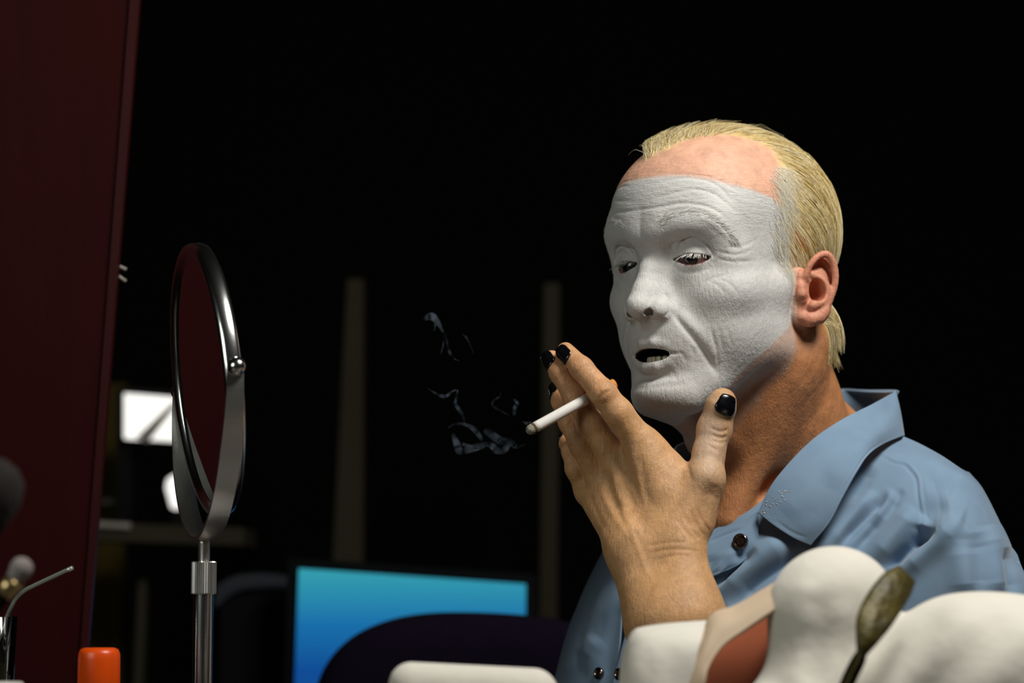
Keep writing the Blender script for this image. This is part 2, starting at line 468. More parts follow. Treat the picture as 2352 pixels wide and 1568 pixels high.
NECKLINES = [(z2((1740, 1100), (1600, 1230), (1400, 1400)), 3.0, 0.2), (z2((2010, 1100), (1900, 1200), (1750, 1380)), 3.0, 0.2),
             (z2((1950, 900), (1830, 1080), (1620, 1290)), 3.0, 0.2), (z2((2060, 1250), (1950, 1340), (1800, 1540)), 3.0, 0.2)]
HAND_STROKES = [
    ([(1630, 981), (1655, 991), (1675, 985)], 1.1, 0.8), ([(1631, 997), (1656, 1005), (1672, 1001)], 1.1, 0.8), ([(1632, 1011), (1655, 1017), (1668, 1012)], 1.0, 0.5), ([(1626, 1022), (1648, 1036)], 1.2, 0.5),
    ([(1361, 914), (1374, 893), (1396, 884)], 1.1, 0.55), ([(1350, 906), (1364, 884), (1388, 873)], 1.1, 0.5), ([(1374, 918), (1389, 901), (1405, 895)], 1.1, 0.55), ([(1366, 922), (1380, 928), (1396, 920)], 1.1, 0.4),
    ([(1380, 899), (1390, 893), (1398, 897)], 2.2, -0.7),
    ([(1304, 908), (1320, 894), (1338, 893)], 1.1, 0.6), ([(1308, 918), (1324, 904), (1342, 904)], 1.1, 0.6), ([(1283, 872), (1294, 858), (1307, 850)], 1.0, 0.5), ([(1322, 862), (1336, 845), (1351, 838)], 1.0, 0.45),
    ([(1304, 978), (1316, 964), (1326, 972)], 1.1, 0.6), ([(1300, 1030), (1312, 1022), (1322, 1030)], 1.1, 0.4),
    ([(1448, 1020), (1462, 1080), (1480, 1150), (1500, 1200)], 3.6, -0.9), ([(1470, 1045), (1482, 1110), (1500, 1180)], 4.0, 0.9),
    ([(1405, 1040), (1412, 1100), (1440, 1180), (1480, 1240)], 3.2, -0.8), ([(1425, 1050), (1436, 1110), (1460, 1170)], 3.6, 0.8),
    ([(1372, 1080), (1388, 1140), (1420, 1200), (1460, 1250)], 3.0, -0.7), ([(1388, 1080), (1404, 1140), (1430, 1190)], 3.2, 0.7), ([(1352, 1130), (1372, 1180), (1400, 1230)], 3.0, 0.5),
    ([(1422, 1160), (1448, 1215), (1476, 1290), (1500, 1340)], 2.0, -0.6), ([(1395, 1120), (1380, 1060), (1392, 1020)], 1.8, -0.5),
    ([(1640, 1110), (1622, 1150), (1606, 1190), (1596, 1215)], 7.0, 1.8), ([(1600, 1165), (1618, 1200), (1632, 1222)], 1.4, 0.6), ([(1585, 1170), (1602, 1205), (1618, 1232)], 1.4, 0.6), ([(1572, 1180), (1590, 1215), (1606, 1240)], 1.4, 0.5), ([(1556, 1190), (1576, 1222), (1596, 1244)], 1.4, 0.45),
    ([(1490, 1272), (1530, 1262), (1575, 1262), (1610, 1268)], 1.3, 0.5), ([(1500, 1288), (1545, 1276), (1590, 1277)], 1.3, 0.4), ([(1480, 1256), (1530, 1246), (1580, 1245)], 1.3, 0.4),
    ([(1566, 1050), (1580, 1075), (1590, 1110)], 2.0, 0.7), ([(1545, 1010), (1530, 1060), (1530, 1120)], 6.0, 1.0),
]
def apply_strokes(V, N, strokes, sym=True, f=None):
    D = np.zeros(len(V))
    ls = [crom(pix, 4 * len(pix)) for pix, _, _ in strokes]
    tr = np.split(trace(np.vstack(ls), f), np.cumsum([len(l) for l in ls])[:-1])
    for (pix, w, dep), c in zip(strokes, tr):
        for W in ([c, mirror_pts(c)] if sym else [c]):
            lo = W.min(0) - 3 * w; hi = W.max(0) + 3 * w
            ix = np.nonzero(((V > lo) & (V < hi)).all(1))[0]
            if not len(ix): continue
            q = V[ix]; best = np.full(len(ix), 1e9); tt = np.zeros(len(ix)); n = len(W) - 1
            for i in range(n):
                ab = W[i + 1] - W[i]; t = np.clip(((q - W[i]) @ ab) / (ab @ ab + 1e-9), 0, 1)
                e = np.linalg.norm(q - W[i] - t[:, None] * ab, axis=1)
                m = e < best; best[m] = e[m]; tt[m] = (i + t[m]) / n
            tp = np.clip(np.minimum(tt, 1 - tt) * 5, 0, 1) ** 0.7
            D[ix] -= dep * tp * np.exp(-(best / w) ** 2)
    return V + N * D[:, None]
# ------------------------------------------------------------------ materials
def srgb(r, g, b):
    f = lambda c: (c / 255 / 12.92) if c / 255 <= 0.04045 else ((c / 255 + 0.055) / 1.055) ** 2.4
    return (f(r), f(g), f(b), 1.0)
def new_mat(name):
    m = bpy.data.materials.new(name); m.use_nodes = True
    return m, m.node_tree, m.node_tree.nodes['Principled BSDF']
def N_(nt, typ, **kw):
    n = nt.nodes.new(typ)
    for k, v in kw.items(): setattr(n, k, v)
    return n
def noisy_mat(name, c1, c2, scale, rough=0.6, metal=0.0, bump=0.0, bscale=None, detail=4, stretch=(1, 1, 1), coat=0.0, sheen=0.0, spec=0.5):
    m, nt, b = new_mat(name)
    tc = N_(nt, 'ShaderNodeTexCoord'); mp = N_(nt, 'ShaderNodeMapping'); mp.inputs['Scale'].default_value = stretch
    nt.links.new(tc.outputs['Object'], mp.inputs['Vector'])
    nz = N_(nt, 'ShaderNodeTexNoise'); nz.inputs['Scale'].default_value = scale; nz.inputs['Detail'].default_value = detail
    nt.links.new(mp.outputs[0], nz.inputs['Vector'])
    mx = N_(nt, 'ShaderNodeMix', data_type='RGBA'); mx.inputs[6].default_value = c1; mx.inputs[7].default_value = c2
    nt.links.new(nz.outputs['Fac'], mx.inputs[0]); nt.links.new(mx.outputs[2], b.inputs['Base Color'])
    b.inputs['Roughness'].default_value = rough; b.inputs['Metallic'].default_value = metal
    b.inputs['Coat Weight'].default_value = coat; b.inputs['Sheen Weight'].default_value = sheen
    b.inputs['Specular IOR Level'].default_value = spec
    if bump:
        bn = N_(nt, 'ShaderNodeTexNoise'); bn.inputs['Scale'].default_value = bscale or scale; bn.inputs['Detail'].default_value = 3
        nt.links.new(mp.outputs[0], bn.inputs['Vector'])
        bp = N_(nt, 'ShaderNodeBump'); bp.inputs['Strength'].default_value = 1.0; bp.inputs['Distance'].default_value = bump
        nt.links.new(bn.outputs['Fac'], bp.inputs['Height']); nt.links.new(bp.outputs[0], b.inputs['Normal'])
    return m

BROW_Z = float(to_world(np.array([[78.0, 25.0, 46.0]]))[0, 2])
def skin_material():
    m, nt, b = new_mat('skin')
    L = nt.links.new
    tc = N_(nt, 'ShaderNodeTexCoord')
    col = N_(nt, 'ShaderNodeAttribute', attribute_name='skin_color')
    pat = N_(nt, 'ShaderNodeAttribute', attribute_name='paint')
    # blotches and freckles on bare skin
    n1 = N_(nt, 'ShaderNodeTexNoise'); n1.inputs['Scale'].default_value = 90; n1.inputs['Detail'].default_value = 5; n1.inputs['Roughness'].default_value = 0.65
    L(tc.outputs['Object'], n1.inputs['Vector'])
    r1 = N_(nt, 'ShaderNodeMapRange'); r1.inputs[1].default_value = .3; r1.inputs[2].default_value = .7; r1.inputs[3].default_value = .80; r1.inputs[4].default_value = 1.18
    L(n1.outputs['Fac'], r1.inputs[0])
    mul = N_(nt, 'ShaderNodeMix', data_type='RGBA', blend_type='MULTIPLY'); mul.inputs[0].default_value = 1
    L(col.outputs['Color'], mul.inputs[6]); L(r1.outputs[0], mul.inputs[7])
    # grease paint
    n2 = N_(nt, 'ShaderNodeTexNoise'); n2.inputs['Scale'].default_value = 260; n2.inputs['Detail'].default_value = 4
    L(tc.outputs['Object'], n2.inputs['Vector'])
    pc = N_(nt, 'ShaderNodeMix', data_type='RGBA'); pc.inputs[6].default_value = srgb(196, 192, 190); pc.inputs[7].default_value = srgb(214, 213, 207)
    L(n2.outputs['Fac'], pc.inputs[0])
    # ragged coverage
    n3 = N_(nt, 'ShaderNodeTexNoise'); n3.inputs['Scale'].default_value = 420; n3.inputs['Detail'].default_value = 3
    L(tc.outputs['Object'], n3.inputs['Vector'])
    ad = N_(nt, 'ShaderNodeMath', operation='MULTIPLY_ADD'); ad.inputs[1].default_value = 0.36; ad.inputs[2].default_value = -0.18
    L(n3.outputs['Fac'], ad.inputs[0])
    w = N_(nt, 'ShaderNodeMath', operation='PINGPONG'); w.inputs[1].default_value = 0.5
    L(pat.outputs['Fac'], w.inputs[0])
    mm = N_(nt, 'ShaderNodeMath', operation='MULTIPLY_ADD', use_clamp=True)
    L(ad.outputs[0], mm.inputs[0]); L(w.outputs[0], mm.inputs[1]); L(pat.outputs['Fac'], mm.inputs[2])
    fin = N_(nt, 'ShaderNodeMix', data_type='RGBA')
    L(mm.outputs[0], fin.inputs[0]); L(mul.outputs[2], fin.inputs[6]); L(pc.outputs[2], fin.inputs[7])
    L(fin.outputs[2], b.inputs['Base Color'])
    ro = N_(nt, 'ShaderNodeMapRange'); ro.inputs[3].default_value = 0.52; ro.inputs[4].default_value = 0.62
    L(mm.outputs[0], ro.inputs[0]); L(ro.outputs[0], b.inputs['Roughness'])
    b.inputs['Specular IOR Level'].default_value = 0.45
    b.inputs['Subsurface Weight'].default_value = 0.12
    b.inputs['Subsurface Radius'].default_value = (1.0, 0.35, 0.2); b.inputs['Subsurface Scale'].default_value = 0.004
    # pores and fine crinkles
    v = N_(nt, 'ShaderNodeTexVoronoi'); v.inputs['Scale'].default_value = 480; v.feature = 'DISTANCE_TO_EDGE'
    nv = N_(nt, 'ShaderNodeTexNoise'); nv.inputs['Scale'].default_value = 200; nv.inputs['Detail'].default_value = 2
    L(tc.outputs['Object'], nv.inputs['Vector'])
    dv = N_(nt, 'ShaderNodeMix', data_type='RGBA', blend_type='LINEAR_LIGHT'); dv.inputs[0].default_value = 0.006
    L(tc.outputs['Object'], dv.inputs[6]); L(nv.outputs['Color'], dv.inputs[7]); L(dv.outputs[2], v.inputs['Vector'])
    v2 = N_(nt, 'ShaderNodeTexNoise'); v2.inputs['Scale'].default_value = 900; v2.inputs['Detail'].default_value = 2
    L(tc.outputs['Object'], v2.inputs['Vector'])
    s1 = N_(nt, 'ShaderNodeMath', operation='MULTIPLY'); s1.inputs[1].default_value = 0.8
    L(v.outputs['Distance'], s1.inputs[0])
    s2 = N_(nt, 'ShaderNodeMath', operation='MULTIPLY_ADD'); s2.inputs[1].default_value = 0.3
    L(v2.outputs['Fac'], s2.inputs[0]); L(s1.outputs[0], s2.inputs[2])
    v3 = N_(nt, 'ShaderNodeTexNoise'); v3.inputs['Scale'].default_value = 260; v3.inputs['Detail'].default_value = 3
    L(tc.outputs['Object'], v3.inputs['Vector'])
    s3 = N_(nt, 'ShaderNodeMath', operation='MULTIPLY_ADD'); s3.inputs[1].default_value = 0.9
    L(v3.outputs['Fac'], s3.inputs[0]); L(s2.outputs[0], s3.inputs[2])
    def crinkle(sc, scale):
        mp = N_(nt, 'ShaderNodeMapping'); mp.inputs['Scale'].default_value = sc; L(tc.outputs['Object'], mp.inputs['Vector'])
        nn = N_(nt, 'ShaderNodeTexNoise'); nn.inputs['Scale'].default_value = scale; nn.inputs['Detail'].default_value = 2; nn.inputs['Distortion'].default_value = 0.6
        L(mp.outputs[0], nn.inputs['Vector']); return nn
    cv = crinkle((1, 1, 0.22), 480); ch = crinkle((0.25, 0.25, 1.3), 420)
    sz = N_(nt, 'ShaderNodeSeparateXYZ'); L(tc.outputs['Object'], sz.inputs[0])
    fz = N_(nt, 'ShaderNodeMapRange'); fz.inputs[1].default_value = BROW_Z - 0.012; fz.inputs[2].default_value = BROW_Z + 0.006
    L(sz.outputs['Z'], fz.inputs[0])
    mc = N_(nt, 'ShaderNodeMix', data_type='FLOAT'); L(fz.outputs[0], mc.inputs[0]); L(cv.outputs['Fac'], mc.inputs[2]); L(ch.outputs['Fac'], mc.inputs[3])
    s4 = N_(nt, 'ShaderNodeMath', operation='MULTIPLY_ADD'); s4.inputs[1].default_value = 1.7
    L(mc.outputs[0], s4.inputs[0]); L(s3.outputs[0], s4.inputs[2]); s3 = s4
    bp = N_(nt, 'ShaderNodeBump'); bp.inputs['Strength'].default_value = 0.9; bp.inputs['Distance'].default_value = 0.00036
    L(s3.outputs[0], bp.inputs['Height']); L(bp.outputs[0], b.inputs['Normal'])
    return m
def attr_mat(name, rough, spec=0.5, coat=0.0):
    m, nt, b = new_mat(name)
    a = N_(nt, 'ShaderNodeAttribute', attribute_name='part_color')
    n = N_(nt, 'ShaderNodeTexNoise'); n.inputs['Scale'].default_value = 500
    r = N_(nt, 'ShaderNodeMapRange'); r.inputs[3].default_value = .85; r.inputs[4].default_value = 1.12
    nt.links.new(n.outputs['Fac'], r.inputs[0])
    mu = N_(nt, 'ShaderNodeMix', data_type='RGBA', blend_type='MULTIPLY'); mu.inputs[0].default_value = 1
    nt.links.new(a.outputs['Color'], mu.inputs[6]); nt.links.new(r.outputs[0], mu.inputs[7])
    nt.links.new(mu.outputs[2], b.inputs['Base Color'])
    b.inputs['Roughness'].default_value = rough; b.inputs['Specular IOR Level'].default_value = spec; b.inputs['Coat Weight'].default_value = coat
    return m
def set_col(o, name, rgb):
    at = o.data.color_attributes.new(name, 'FLOAT_COLOR', 'POINT')
    at.data.foreach_set('color', np.concatenate([rgb, np.ones((len(rgb), 1))], 1).astype(np.float32).ravel())
def set_float(o, name, v):
    at = o.data.attributes.new(name, 'FLOAT', 'POINT'); at.data.foreach_set('value', v.astype(np.float32))

M_SKIN = skin_material()
M_EYE = attr_mat('eye', 0.12, 0.5, 0.6)
M_TOOTH = noisy_mat('tooth_enamel', srgb(214, 206, 180), srgb(190, 180, 150), 300, 0.3)
M_NAIL = noisy_mat('black_nail_polish', srgb(6, 6, 8), srgb(16, 16, 20), 900, 0.16, bump=0.00012, bscale=1400, coat=0.5)
def hair_mat():
    m = attr_mat('blond_hair', 0.38, 0.5)
    return m
M_HAIR = hair_mat()

# ------------------------------------------------------------------ person: one continuous body
LO = np.array([0.01, 1.60, 0.79]) * 1000; HI = np.array([0.47, 2.16, 1.36]) * 1000
BV, BQ = sdf_mesh(body_f, LO, HI, 1.1, 5, newton=1)
BN = vnormals(BV, BQ)
BV = apply_strokes(BV, BN, STROKES); BV = apply_strokes(BV, BN, NECKLINES, False)
BV = apply_strokes(BV, BN, HAND_STROKES, False, arm_d)
BL = to_local(BV / 1000)
_dh = np.full(len(BV), 400.0)
is_arm = np.zeros(len(BV), bool)
for _i in range(0, len(BV), 60000):
    _p = BV[_i:_i + 60000].astype(np.float32)
    is_arm[_i:_i + 60000] = arm_d(_p) < head_only(_p)
def sphmap(L):
    q = L - np.array([0, 0, 20.0]); r = np.linalg.norm(q, axis=1) + 1e-9
    g = np.arccos(np.clip(q[:, 0] / r, -1, 1)); ps = np.arctan2(q[:, 2], np.abs(q[:, 1]))
    return np.stack([g * np.cos(ps), g * np.sin(ps)], 1)
def poly_sd(pts, poly):
    """signed distance (inside positive) in the mapped plane, radians"""
    d = np.full(len(pts), 1e9); ins = np.zeros(len(pts), bool); n = len(poly)
    for i in range(n):
        a, b = poly[i], poly[(i + 1) % n]; ab = b - a
        t = np.clip(((pts - a) @ ab) / (ab @ ab + 1e-12), 0, 1)
        d = np.minimum(d, np.linalg.norm(pts - a - t[:, None] * ab, axis=1))
        c = ((a[1] > pts[:, 1]) != (b[1] > pts[:, 1])) & (pts[:, 0] < (b[0] - a[0]) * (pts[:, 1] - a[1]) / (b[1] - a[1] + 1e-12) + a[0])
        ins ^= c
    return np.where(ins, d, -d)
def traced_map(pix): return sphmap(to_local(trace(pix) / 1000))
def smooth01(x, w): return np.clip(0.5 + 0.5 * x / w, 0, 1)
MAPV = sphmap(BL)
PAINT_EDGE = [(1500, 405), (1560, 401), (1620, 408), (1680, 423), (1740, 440), (1772, 452), (1806, 490), (1816, 560), (1820, 610), (1823, 650), (1823, 690), (1820, 738), (1789, 779), (1733, 829), (1677, 891)]
THIN_EDGE = [(1821, 742), (1828, 800), (1803, 849), (1755, 885), (1690, 945)]
pm = traced_map(PAINT_EDGE)
paint_poly = np.vstack([[[-0.4, pm[0, 1] - 0.01]], pm, [[1.0, -1.02], [0.5, -1.12], [-0.4, -1.16]]])
tm = traced_map(THIN_EDGE)
thin_poly = np.vstack([[[-0.4, 0]], [[0.5, 0]], pm[10:12], tm, [[1.0, -1.15], [0.5, -1.35], [-0.4, -1.4]]])
hd = ~is_arm & (BL[:, 2] > -160)
sd1 = np.full(len(BV), -1.0); sd2 = sd1.copy(); sdh = sd1.copy()
sd1[hd] = poly_sd(MAPV[hd], paint_poly); sd2[hd] = poly_sd(MAPV[hd], thin_poly)
paint = np.maximum(smooth01(sd1 - 0.005, 0.02), 0.5 * smooth01(sd2, 0.04))
paint = np.where(BL[:, 2] < -150, 0, paint); paint[is_arm] = 0
HAIRLINE = [(1500, 352), (1559, 326), (1621, 310), (1677, 311), (1733, 325), (1772, 345), (1788, 380), (1784, 415), (1795, 460), (1788, 500), (1784, 555), (1795, 605), (1826, 634), (1846, 615), (1868, 588)]
hm = traced_map(HAIRLINE)
hair_poly = np.vstack([[[-0.4, hm[0, 1] + 0.02]], hm, sphmap(np.array([[-22, 74, 20.0], [-34, 70, -4], [-38, 66, -28], [-50, 55, -62], [-70, 20, -72]])), [[0.6, -2.6], [-0.4, -2.6]]])
sdh[hd] = -poly_sd(MAPV[hd], hair_poly)                 # positive in hair
sdh[BL[:, 2] < -62] = -1; sdh[is_arm] = -1
# ears out of the hair and the paint
near_ear = (np.abs(BL[:, 1]) > 70.5) & (np.abs(BL[:, 0] + 14) < 28) & (np.abs(BL[:, 2]) < 42)
c_face = np.array(srgb(220, 168, 140)[:3]); c_neck = np.array(srgb(198, 134, 88)[:3]); c_ear = np.array(srgb(204, 136, 108)[:3])
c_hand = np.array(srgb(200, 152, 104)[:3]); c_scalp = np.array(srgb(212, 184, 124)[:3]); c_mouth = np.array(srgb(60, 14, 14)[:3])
w_neck = np.clip((-BL[:, 2] - 10) / 50, 0, 1)[:, None]
w_neck = np.maximum(w_neck, np.clip((-BL[:, 0] - 10) / 20, 0, 1)[:, None])
col = c_face * (1 - w_neck) + c_neck * w_neck
col[near_ear] = c_ear; paint[near_ear & (BL[:, 0] < 4)] *= 0.0
wh = smooth01(sdh - 0.02, 0.06)[:, None]; wh[near_ear] = 0; wh[(BL[:, 0] > -8) & (BL[:, 2] < 28) & (np.abs(BL[:, 1]) > 62)] = 0
col = col * (1 - wh) + c_scalp * wh
# inside the mouth and lids
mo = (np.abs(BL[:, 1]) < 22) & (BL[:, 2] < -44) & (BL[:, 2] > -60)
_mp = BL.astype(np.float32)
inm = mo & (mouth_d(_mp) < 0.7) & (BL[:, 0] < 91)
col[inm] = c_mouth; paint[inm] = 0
_a = _mp.copy(); _a[:, 1] = np.abs(_a[:, 1])
_t, _f, _u, _rho, _phi, _pu, _pl, _r = eye_parts(_a)
ine = (_r < 15.2) & (_phi < _pu + 0.02) & (_phi > _pl - 0.03) & (_f > 3) & (np.abs(_t) < 16)
col[ine] = np.array(srgb(120, 50, 45)[:3]); paint[ine] = 0.15
# the hand: lighter on the side of the thumb where powder sits
hp = project(BV / 1000)
col[is_arm] = c_hand
tw = np.exp(-(((hp[:, 0] - 1625) / 45) ** 2 + ((hp[:, 1] - 1010) / 110) ** 2))
paint[is_arm] = 0.30 * tw[is_arm]
kn = np.zeros(len(BV))
for k in ('index', 'middle', 'ring', 'pinky'):
    for q in FP[k][0][2:4]:
        kn += np.exp(-(np.linalg.norm(BV - q, axis=1) / 14) ** 2)
kn = np.clip(kn, 0, 1)[:, None] * is_arm[:, None]
col = col * (1 - 0.35 * kn) + np.array(srgb(210, 140, 105)[:3]) * 0.35 * kn
person = mesh_obj('person', BV / 1000, BQ, M_SKIN)
set_col(person, 'skin_color', col); set_float(person, 'paint', paint)
tag(person, 'white-face-painted blond man in a blue denim shirt raising a cigarette', 'person')

# ------------------------------------------------------------------ eyes
def uv_ball(c, axis, r, n=28, m=40):
    axis = axis / np.linalg.norm(axis); h = np.array([0, 0, 1.0]); x = np.cross(axis, h); x /= np.linalg.norm(x); y = np.cross(x, axis)
    V, A = [], []
    for i in range(n + 1):
        th = math.pi * (i / n) ** 1.35
        for j in range(m):
            ph = 2 * math.pi * j / m
            rr = r * (1 + 0.045 * math.exp(-(th / 0.36) ** 2))
            V.append(c + rr * (math.cos(th) * axis + math.sin(th) * (math.cos(ph) * x + math.sin(ph) * y))); A.append(th)
    F = [[i * m + j, i * m + (j + 1) % m, (i + 1) * m + (j + 1) % m, (i + 1) * m + j] for i in range(n) for j in range(m)]
    return np.array(V), np.array(F), np.array(A)
def ray_sphere(px, py, c, r):
    o = CAM * 1000; d = P(px, py, 1.0) * 1000 - o; d /= np.linalg.norm(d)
    oc = o - c; b = oc @ d; q = b * b - (oc @ oc - r * r)
    return o + d * (-b - math.sqrt(max(q, 0)))
eye_centres = []
for sgn, pix in ((1, (1584, 594)), (-1, (1441, 614))):
    c = to_world((EYE * np.array([1, sgn, 1]))[None])[0] * 1000; eye_centres.append(c)
    hit = ray_sphere(pix[0], pix[1], c, ER * HS)
    V, F, A = uv_ball(c, hit - c, ER * HS)
    cc = np.empty((len(V), 3))
    cc[:] = srgb(128, 98, 90)[:3]
    cc[A < 0.52] = srgb(24, 28, 30)[:3]; cc[(A < 0.47)] = srgb(44, 52, 54)[:3]; cc[A < 0.24] = srgb(4, 4, 5)[:3]
    o = mesh_obj('eyeball', V / 1000, F, M_EYE, person); set_col(o, 'part_color', cc)
    o['label'] = 'dark grey eye looking down at the mirror'

# ------------------------------------------------------------------ strands
def strands_mesh(name, paths, radii, mat, parent, colors, sides=3):
    """paths (n,k,3) metres, radii (k,) metres or (n,k)"""
    n, k, _ = paths.shape
    tan = np.gradient(paths, axis=1); tan /= np.linalg.norm(tan, axis=2, keepdims=True) + 1e-12
    ref = np.array([0.31, 0.52, 0.79])
    x = np.cross(tan, ref); x /= np.linalg.norm(x, axis=2, keepdims=True) + 1e-12; y = np.cross(tan, x)
    rad = np.broadcast_to(radii, (n, k))[..., None]
    rings = [paths + rad * (math.cos(2 * math.pi * s / sides) * x + math.sin(2 * math.pi * s / sides) * y) for s in range(sides)]
    V = np.stack(rings, 2).reshape(-1, 3)
    base = (np.arange(n) * k * sides)[:, None, None] + (np.arange(k - 1) * sides)[None, :, None]
    F = []
    for s in range(sides):
        s2 = (s + 1) % sides
        F.append(np.stack([base[..., 0] + s, base[..., 0] + s2, base[..., 0] + sides + s2, base[..., 0] + sides + s], -1).reshape(-1, 4))
    F = np.vstack(F)
    o = mesh_obj(name, V, F, mat, parent)
    set_col(o, 'part_color', np.repeat(colors, k * sides, 0))
    return o
rng = np.random.default_rng(7)
def head_grad(L):
    L = L.astype(np.float32); d = ears0(L); g = np.empty((len(L), 3))
    for k in range(3):
        e = np.zeros(3, np.float32); e[k] = 0.8
        g[:, k] = (ears0(L + e) - d) / 0.8
    return d, g / np.maximum(np.linalg.norm(g, axis=1, keepdims=True), 1e-6)
def ears0(L): return np.minimum(head_d(L), neck_d(L) + 1.5)
def grow(roots, steps, dl, field, lift, wob):
    n = len(roots); X = roots.copy(); out = [X.copy()]; zmin = rng.normal(-50, 4, n)
    off = lift
    for i in range(steps):
        d, g = head_grad(X)
        v = field(X, i / steps) + wob
        v = v - (v * g).sum(1, keepdims=True) * g
        v /= np.linalg.norm(v, axis=1, keepdims=True) + 1e-9
        go = X[:, 2] > zmin
        X = X + v * (dl * go)[:, None]
        d, g = head_grad(X)
        tgt = off * min(1.0, (i + 1) / 4)
        X = X - g * ((d - tgt) * go)[:, None] * 0.9 + (~go)[:, None] * np.array([0, 0, -0.05])
        out.append(X.copy())
    return np.stack(out, 1)
def field(X, t):
    s = np.clip((np.abs(X[:, 1]) - 28) / 38, 0, 1)          # side of the head
    b = np.clip((-X[:, 0] - 25) / 55, 0, 1)                # back of the head
    v = np.zeros_like(X)
    v[:, 0] = -1.0 * (1 - 0.80 * b)
    v[:, 2] = -0.10 - 0.75 * s - 1.3 * b - 0.4 * np.clip((60 - X[:, 2]) / 60, 0, 1)
    v[:, 1] = -0.05 * np.sign(X[:, 1])
    return v
cand = np.nonzero((sdh > 0.0) & ~near_ear & (BL[:, 2] > -58))[0]
cand = cand[(BL[cand, 1] > -74)]
pr = rng.choice(cand, 8200, replace=False)
roots = BL[pr]
lift = rng.uniform(0.5, 6.5, len(roots)) * np.clip(sdh[pr] / 0.35, np.where(roots[:, 2] > 88, 0.75, 0.2), 1) * (1 + 0.5 * np.clip(-roots[:, 0] / 80, 0, 1))
length = rng.uniform(60, 125, len(roots)) * np.clip((roots[:, 2] + 75) / 90, 0.25, 1.2)
clump = np.sin(roots[:, 1] * 0.55 + 2 * np.sin(roots[:, 2] * 0.23))[:, None] * np.array([0.02, 0.05, 0.09])
paths = grow(roots, 14, length / 14, field, lift, rng.normal(0, 0.05, (len(roots), 3)) + clump)
hc1, hc2, hc3 = np.array(srgb(238, 220, 168)[:3]), np.array(srgb(208, 180, 114)[:3]), np.array(srgb(248, 240, 210)[:3])
def hair_cols(n):
    u = rng.random((n, 1)); return np.where(u < .6, hc1, np.where(u < .82, hc2, hc3)) * rng.uniform(.9, 1.08, (n, 1))
rad = np.interp(np.linspace(0, 1, 15), [0, .1, .8, 1], [.16, .21, .18, .05]) * 1e-3
hair = strands_mesh('hair', to_world(paths), rad, M_HAIR, person, hair_cols(len(roots)))
hair['label'] = 'blond hair slicked back from a high forehead'; hair['kind'] = 'stuff'
# longer hair hanging behind the ear down to the collar
cand = np.nonzero((BL[:, 0] < -42) & (np.abs(BL[:, 1]) < 66) & (BL[:, 2] > -28) & (BL[:, 2] < 45) & (sdh > 0.02))[0]
pr = rng.choice(cand, 1500, replace=False); roots = BL[pr]
length = np.clip((roots[:, 2] + rng.uniform(44, 60, len(roots))), 12, 130)
def field3(X, t):
    v = np.zeros_like(X); v[:, 2] = -1.0; v[:, 0] = -0.08; return v
paths = grow(roots, 12, length / 12, field3, rng.uniform(1, 13.5, len(roots)), rng.normal(0, .06, (len(roots), 3)))
nh = strands_mesh('nape_hair', to_world(paths), np.interp(np.linspace(0, 1, 13), [0, .1, .8, 1], [.16, .22, .18, .05]) * 1e-3, M_HAIR, person, hair_cols(len(roots)))
nh['kind'] = 'stuff'
# powdered hairs over the temple and sideburn
cand = np.nonzero((sdh > -0.16) & (sdh < 0.14) & (BL[:, 0] > -14) & (BL[:, 2] < 92) & (BL[:, 2] > 2) & (np.abs(BL[:, 1]) > 40) & ~near_ear)[0]
wt = np.where(sdh[cand] < 0, np.exp(-(sdh[cand] / 0.07) ** 2), 1.0) * np.exp(-(np.clip(sdh[cand] - 0.05, 0, 1) / 0.06) ** 2)
pr = rng.choice(cand, 1500, replace=False, p=wt / wt.sum()); roots = BL[pr]
def field2(X, t):
    v = np.zeros_like(X); v[:, 0] = -0.75 + 0.5 * t; v[:, 2] = -0.75 - 0.5 * t; return v
paths = grow(roots, 8, rng.uniform(1.2, 3.4, len(roots)), field2, rng.uniform(.6, 3.2, len(roots)), rng.normal(0, .25, (len(roots), 3)))
wcol = np.where(rng.random((len(roots), 1)) < .65, np.array(srgb(236, 234, 228)[:3]), hc3)
sb = strands_mesh('temple_hair', to_world(paths), np.linspace(.13, .04, 9) * 1e-3, M_HAIR, person, wcol)
sb['label'] = 'short temple hair dusted white by the face paint'; sb['kind'] = 'stuff'
# a few loose flyaways
cand = np.nonzero((sdh > 0.03) & ~near_ear)[0]
pr = rng.choice(cand, 90, replace=False); roots = BL[pr]
paths = grow(roots, 9, rng.uniform(2, 5.5, 90), field, rng.uniform(3, 8.5, 90), rng.normal(0, .35, (90, 3)))
fl = strands_mesh('loose_hair', to_world(paths), np.linspace(.12, .05, 10) * 1e-3, M_HAIR, person, np.tile(hc1, (90, 1)))
fl['kind'] = 'stuff'
# the far edge of the hairline, short and curling
fr = to_local(trace(crom([(1487, 364), (1500, 353), (1525, 339), (1555, 327), (1590, 317), (1630, 311)], 60)) / 1000)
roots = fr[rng.integers(0, 60, 420)] + rng.normal(0, 2.2, (420, 3)); d_, g_ = head_grad(roots); roots = roots - g_ * d_[:, None]
paths = grow(roots, 9, rng.uniform(1.5, 4.5, 420), lambda X, t: np.tile([-1.0, -0.25, 0.35], (len(X), 1)), rng.uniform(2.0, 8.5, 420), rng.normal(0, .28, (420, 3)))
ff = strands_mesh('front_hair', to_world(paths), np.linspace(.16, .05, 10) * 1e-3, M_HAIR, person, hair_cols(420)); ff['kind'] = 'stuff'
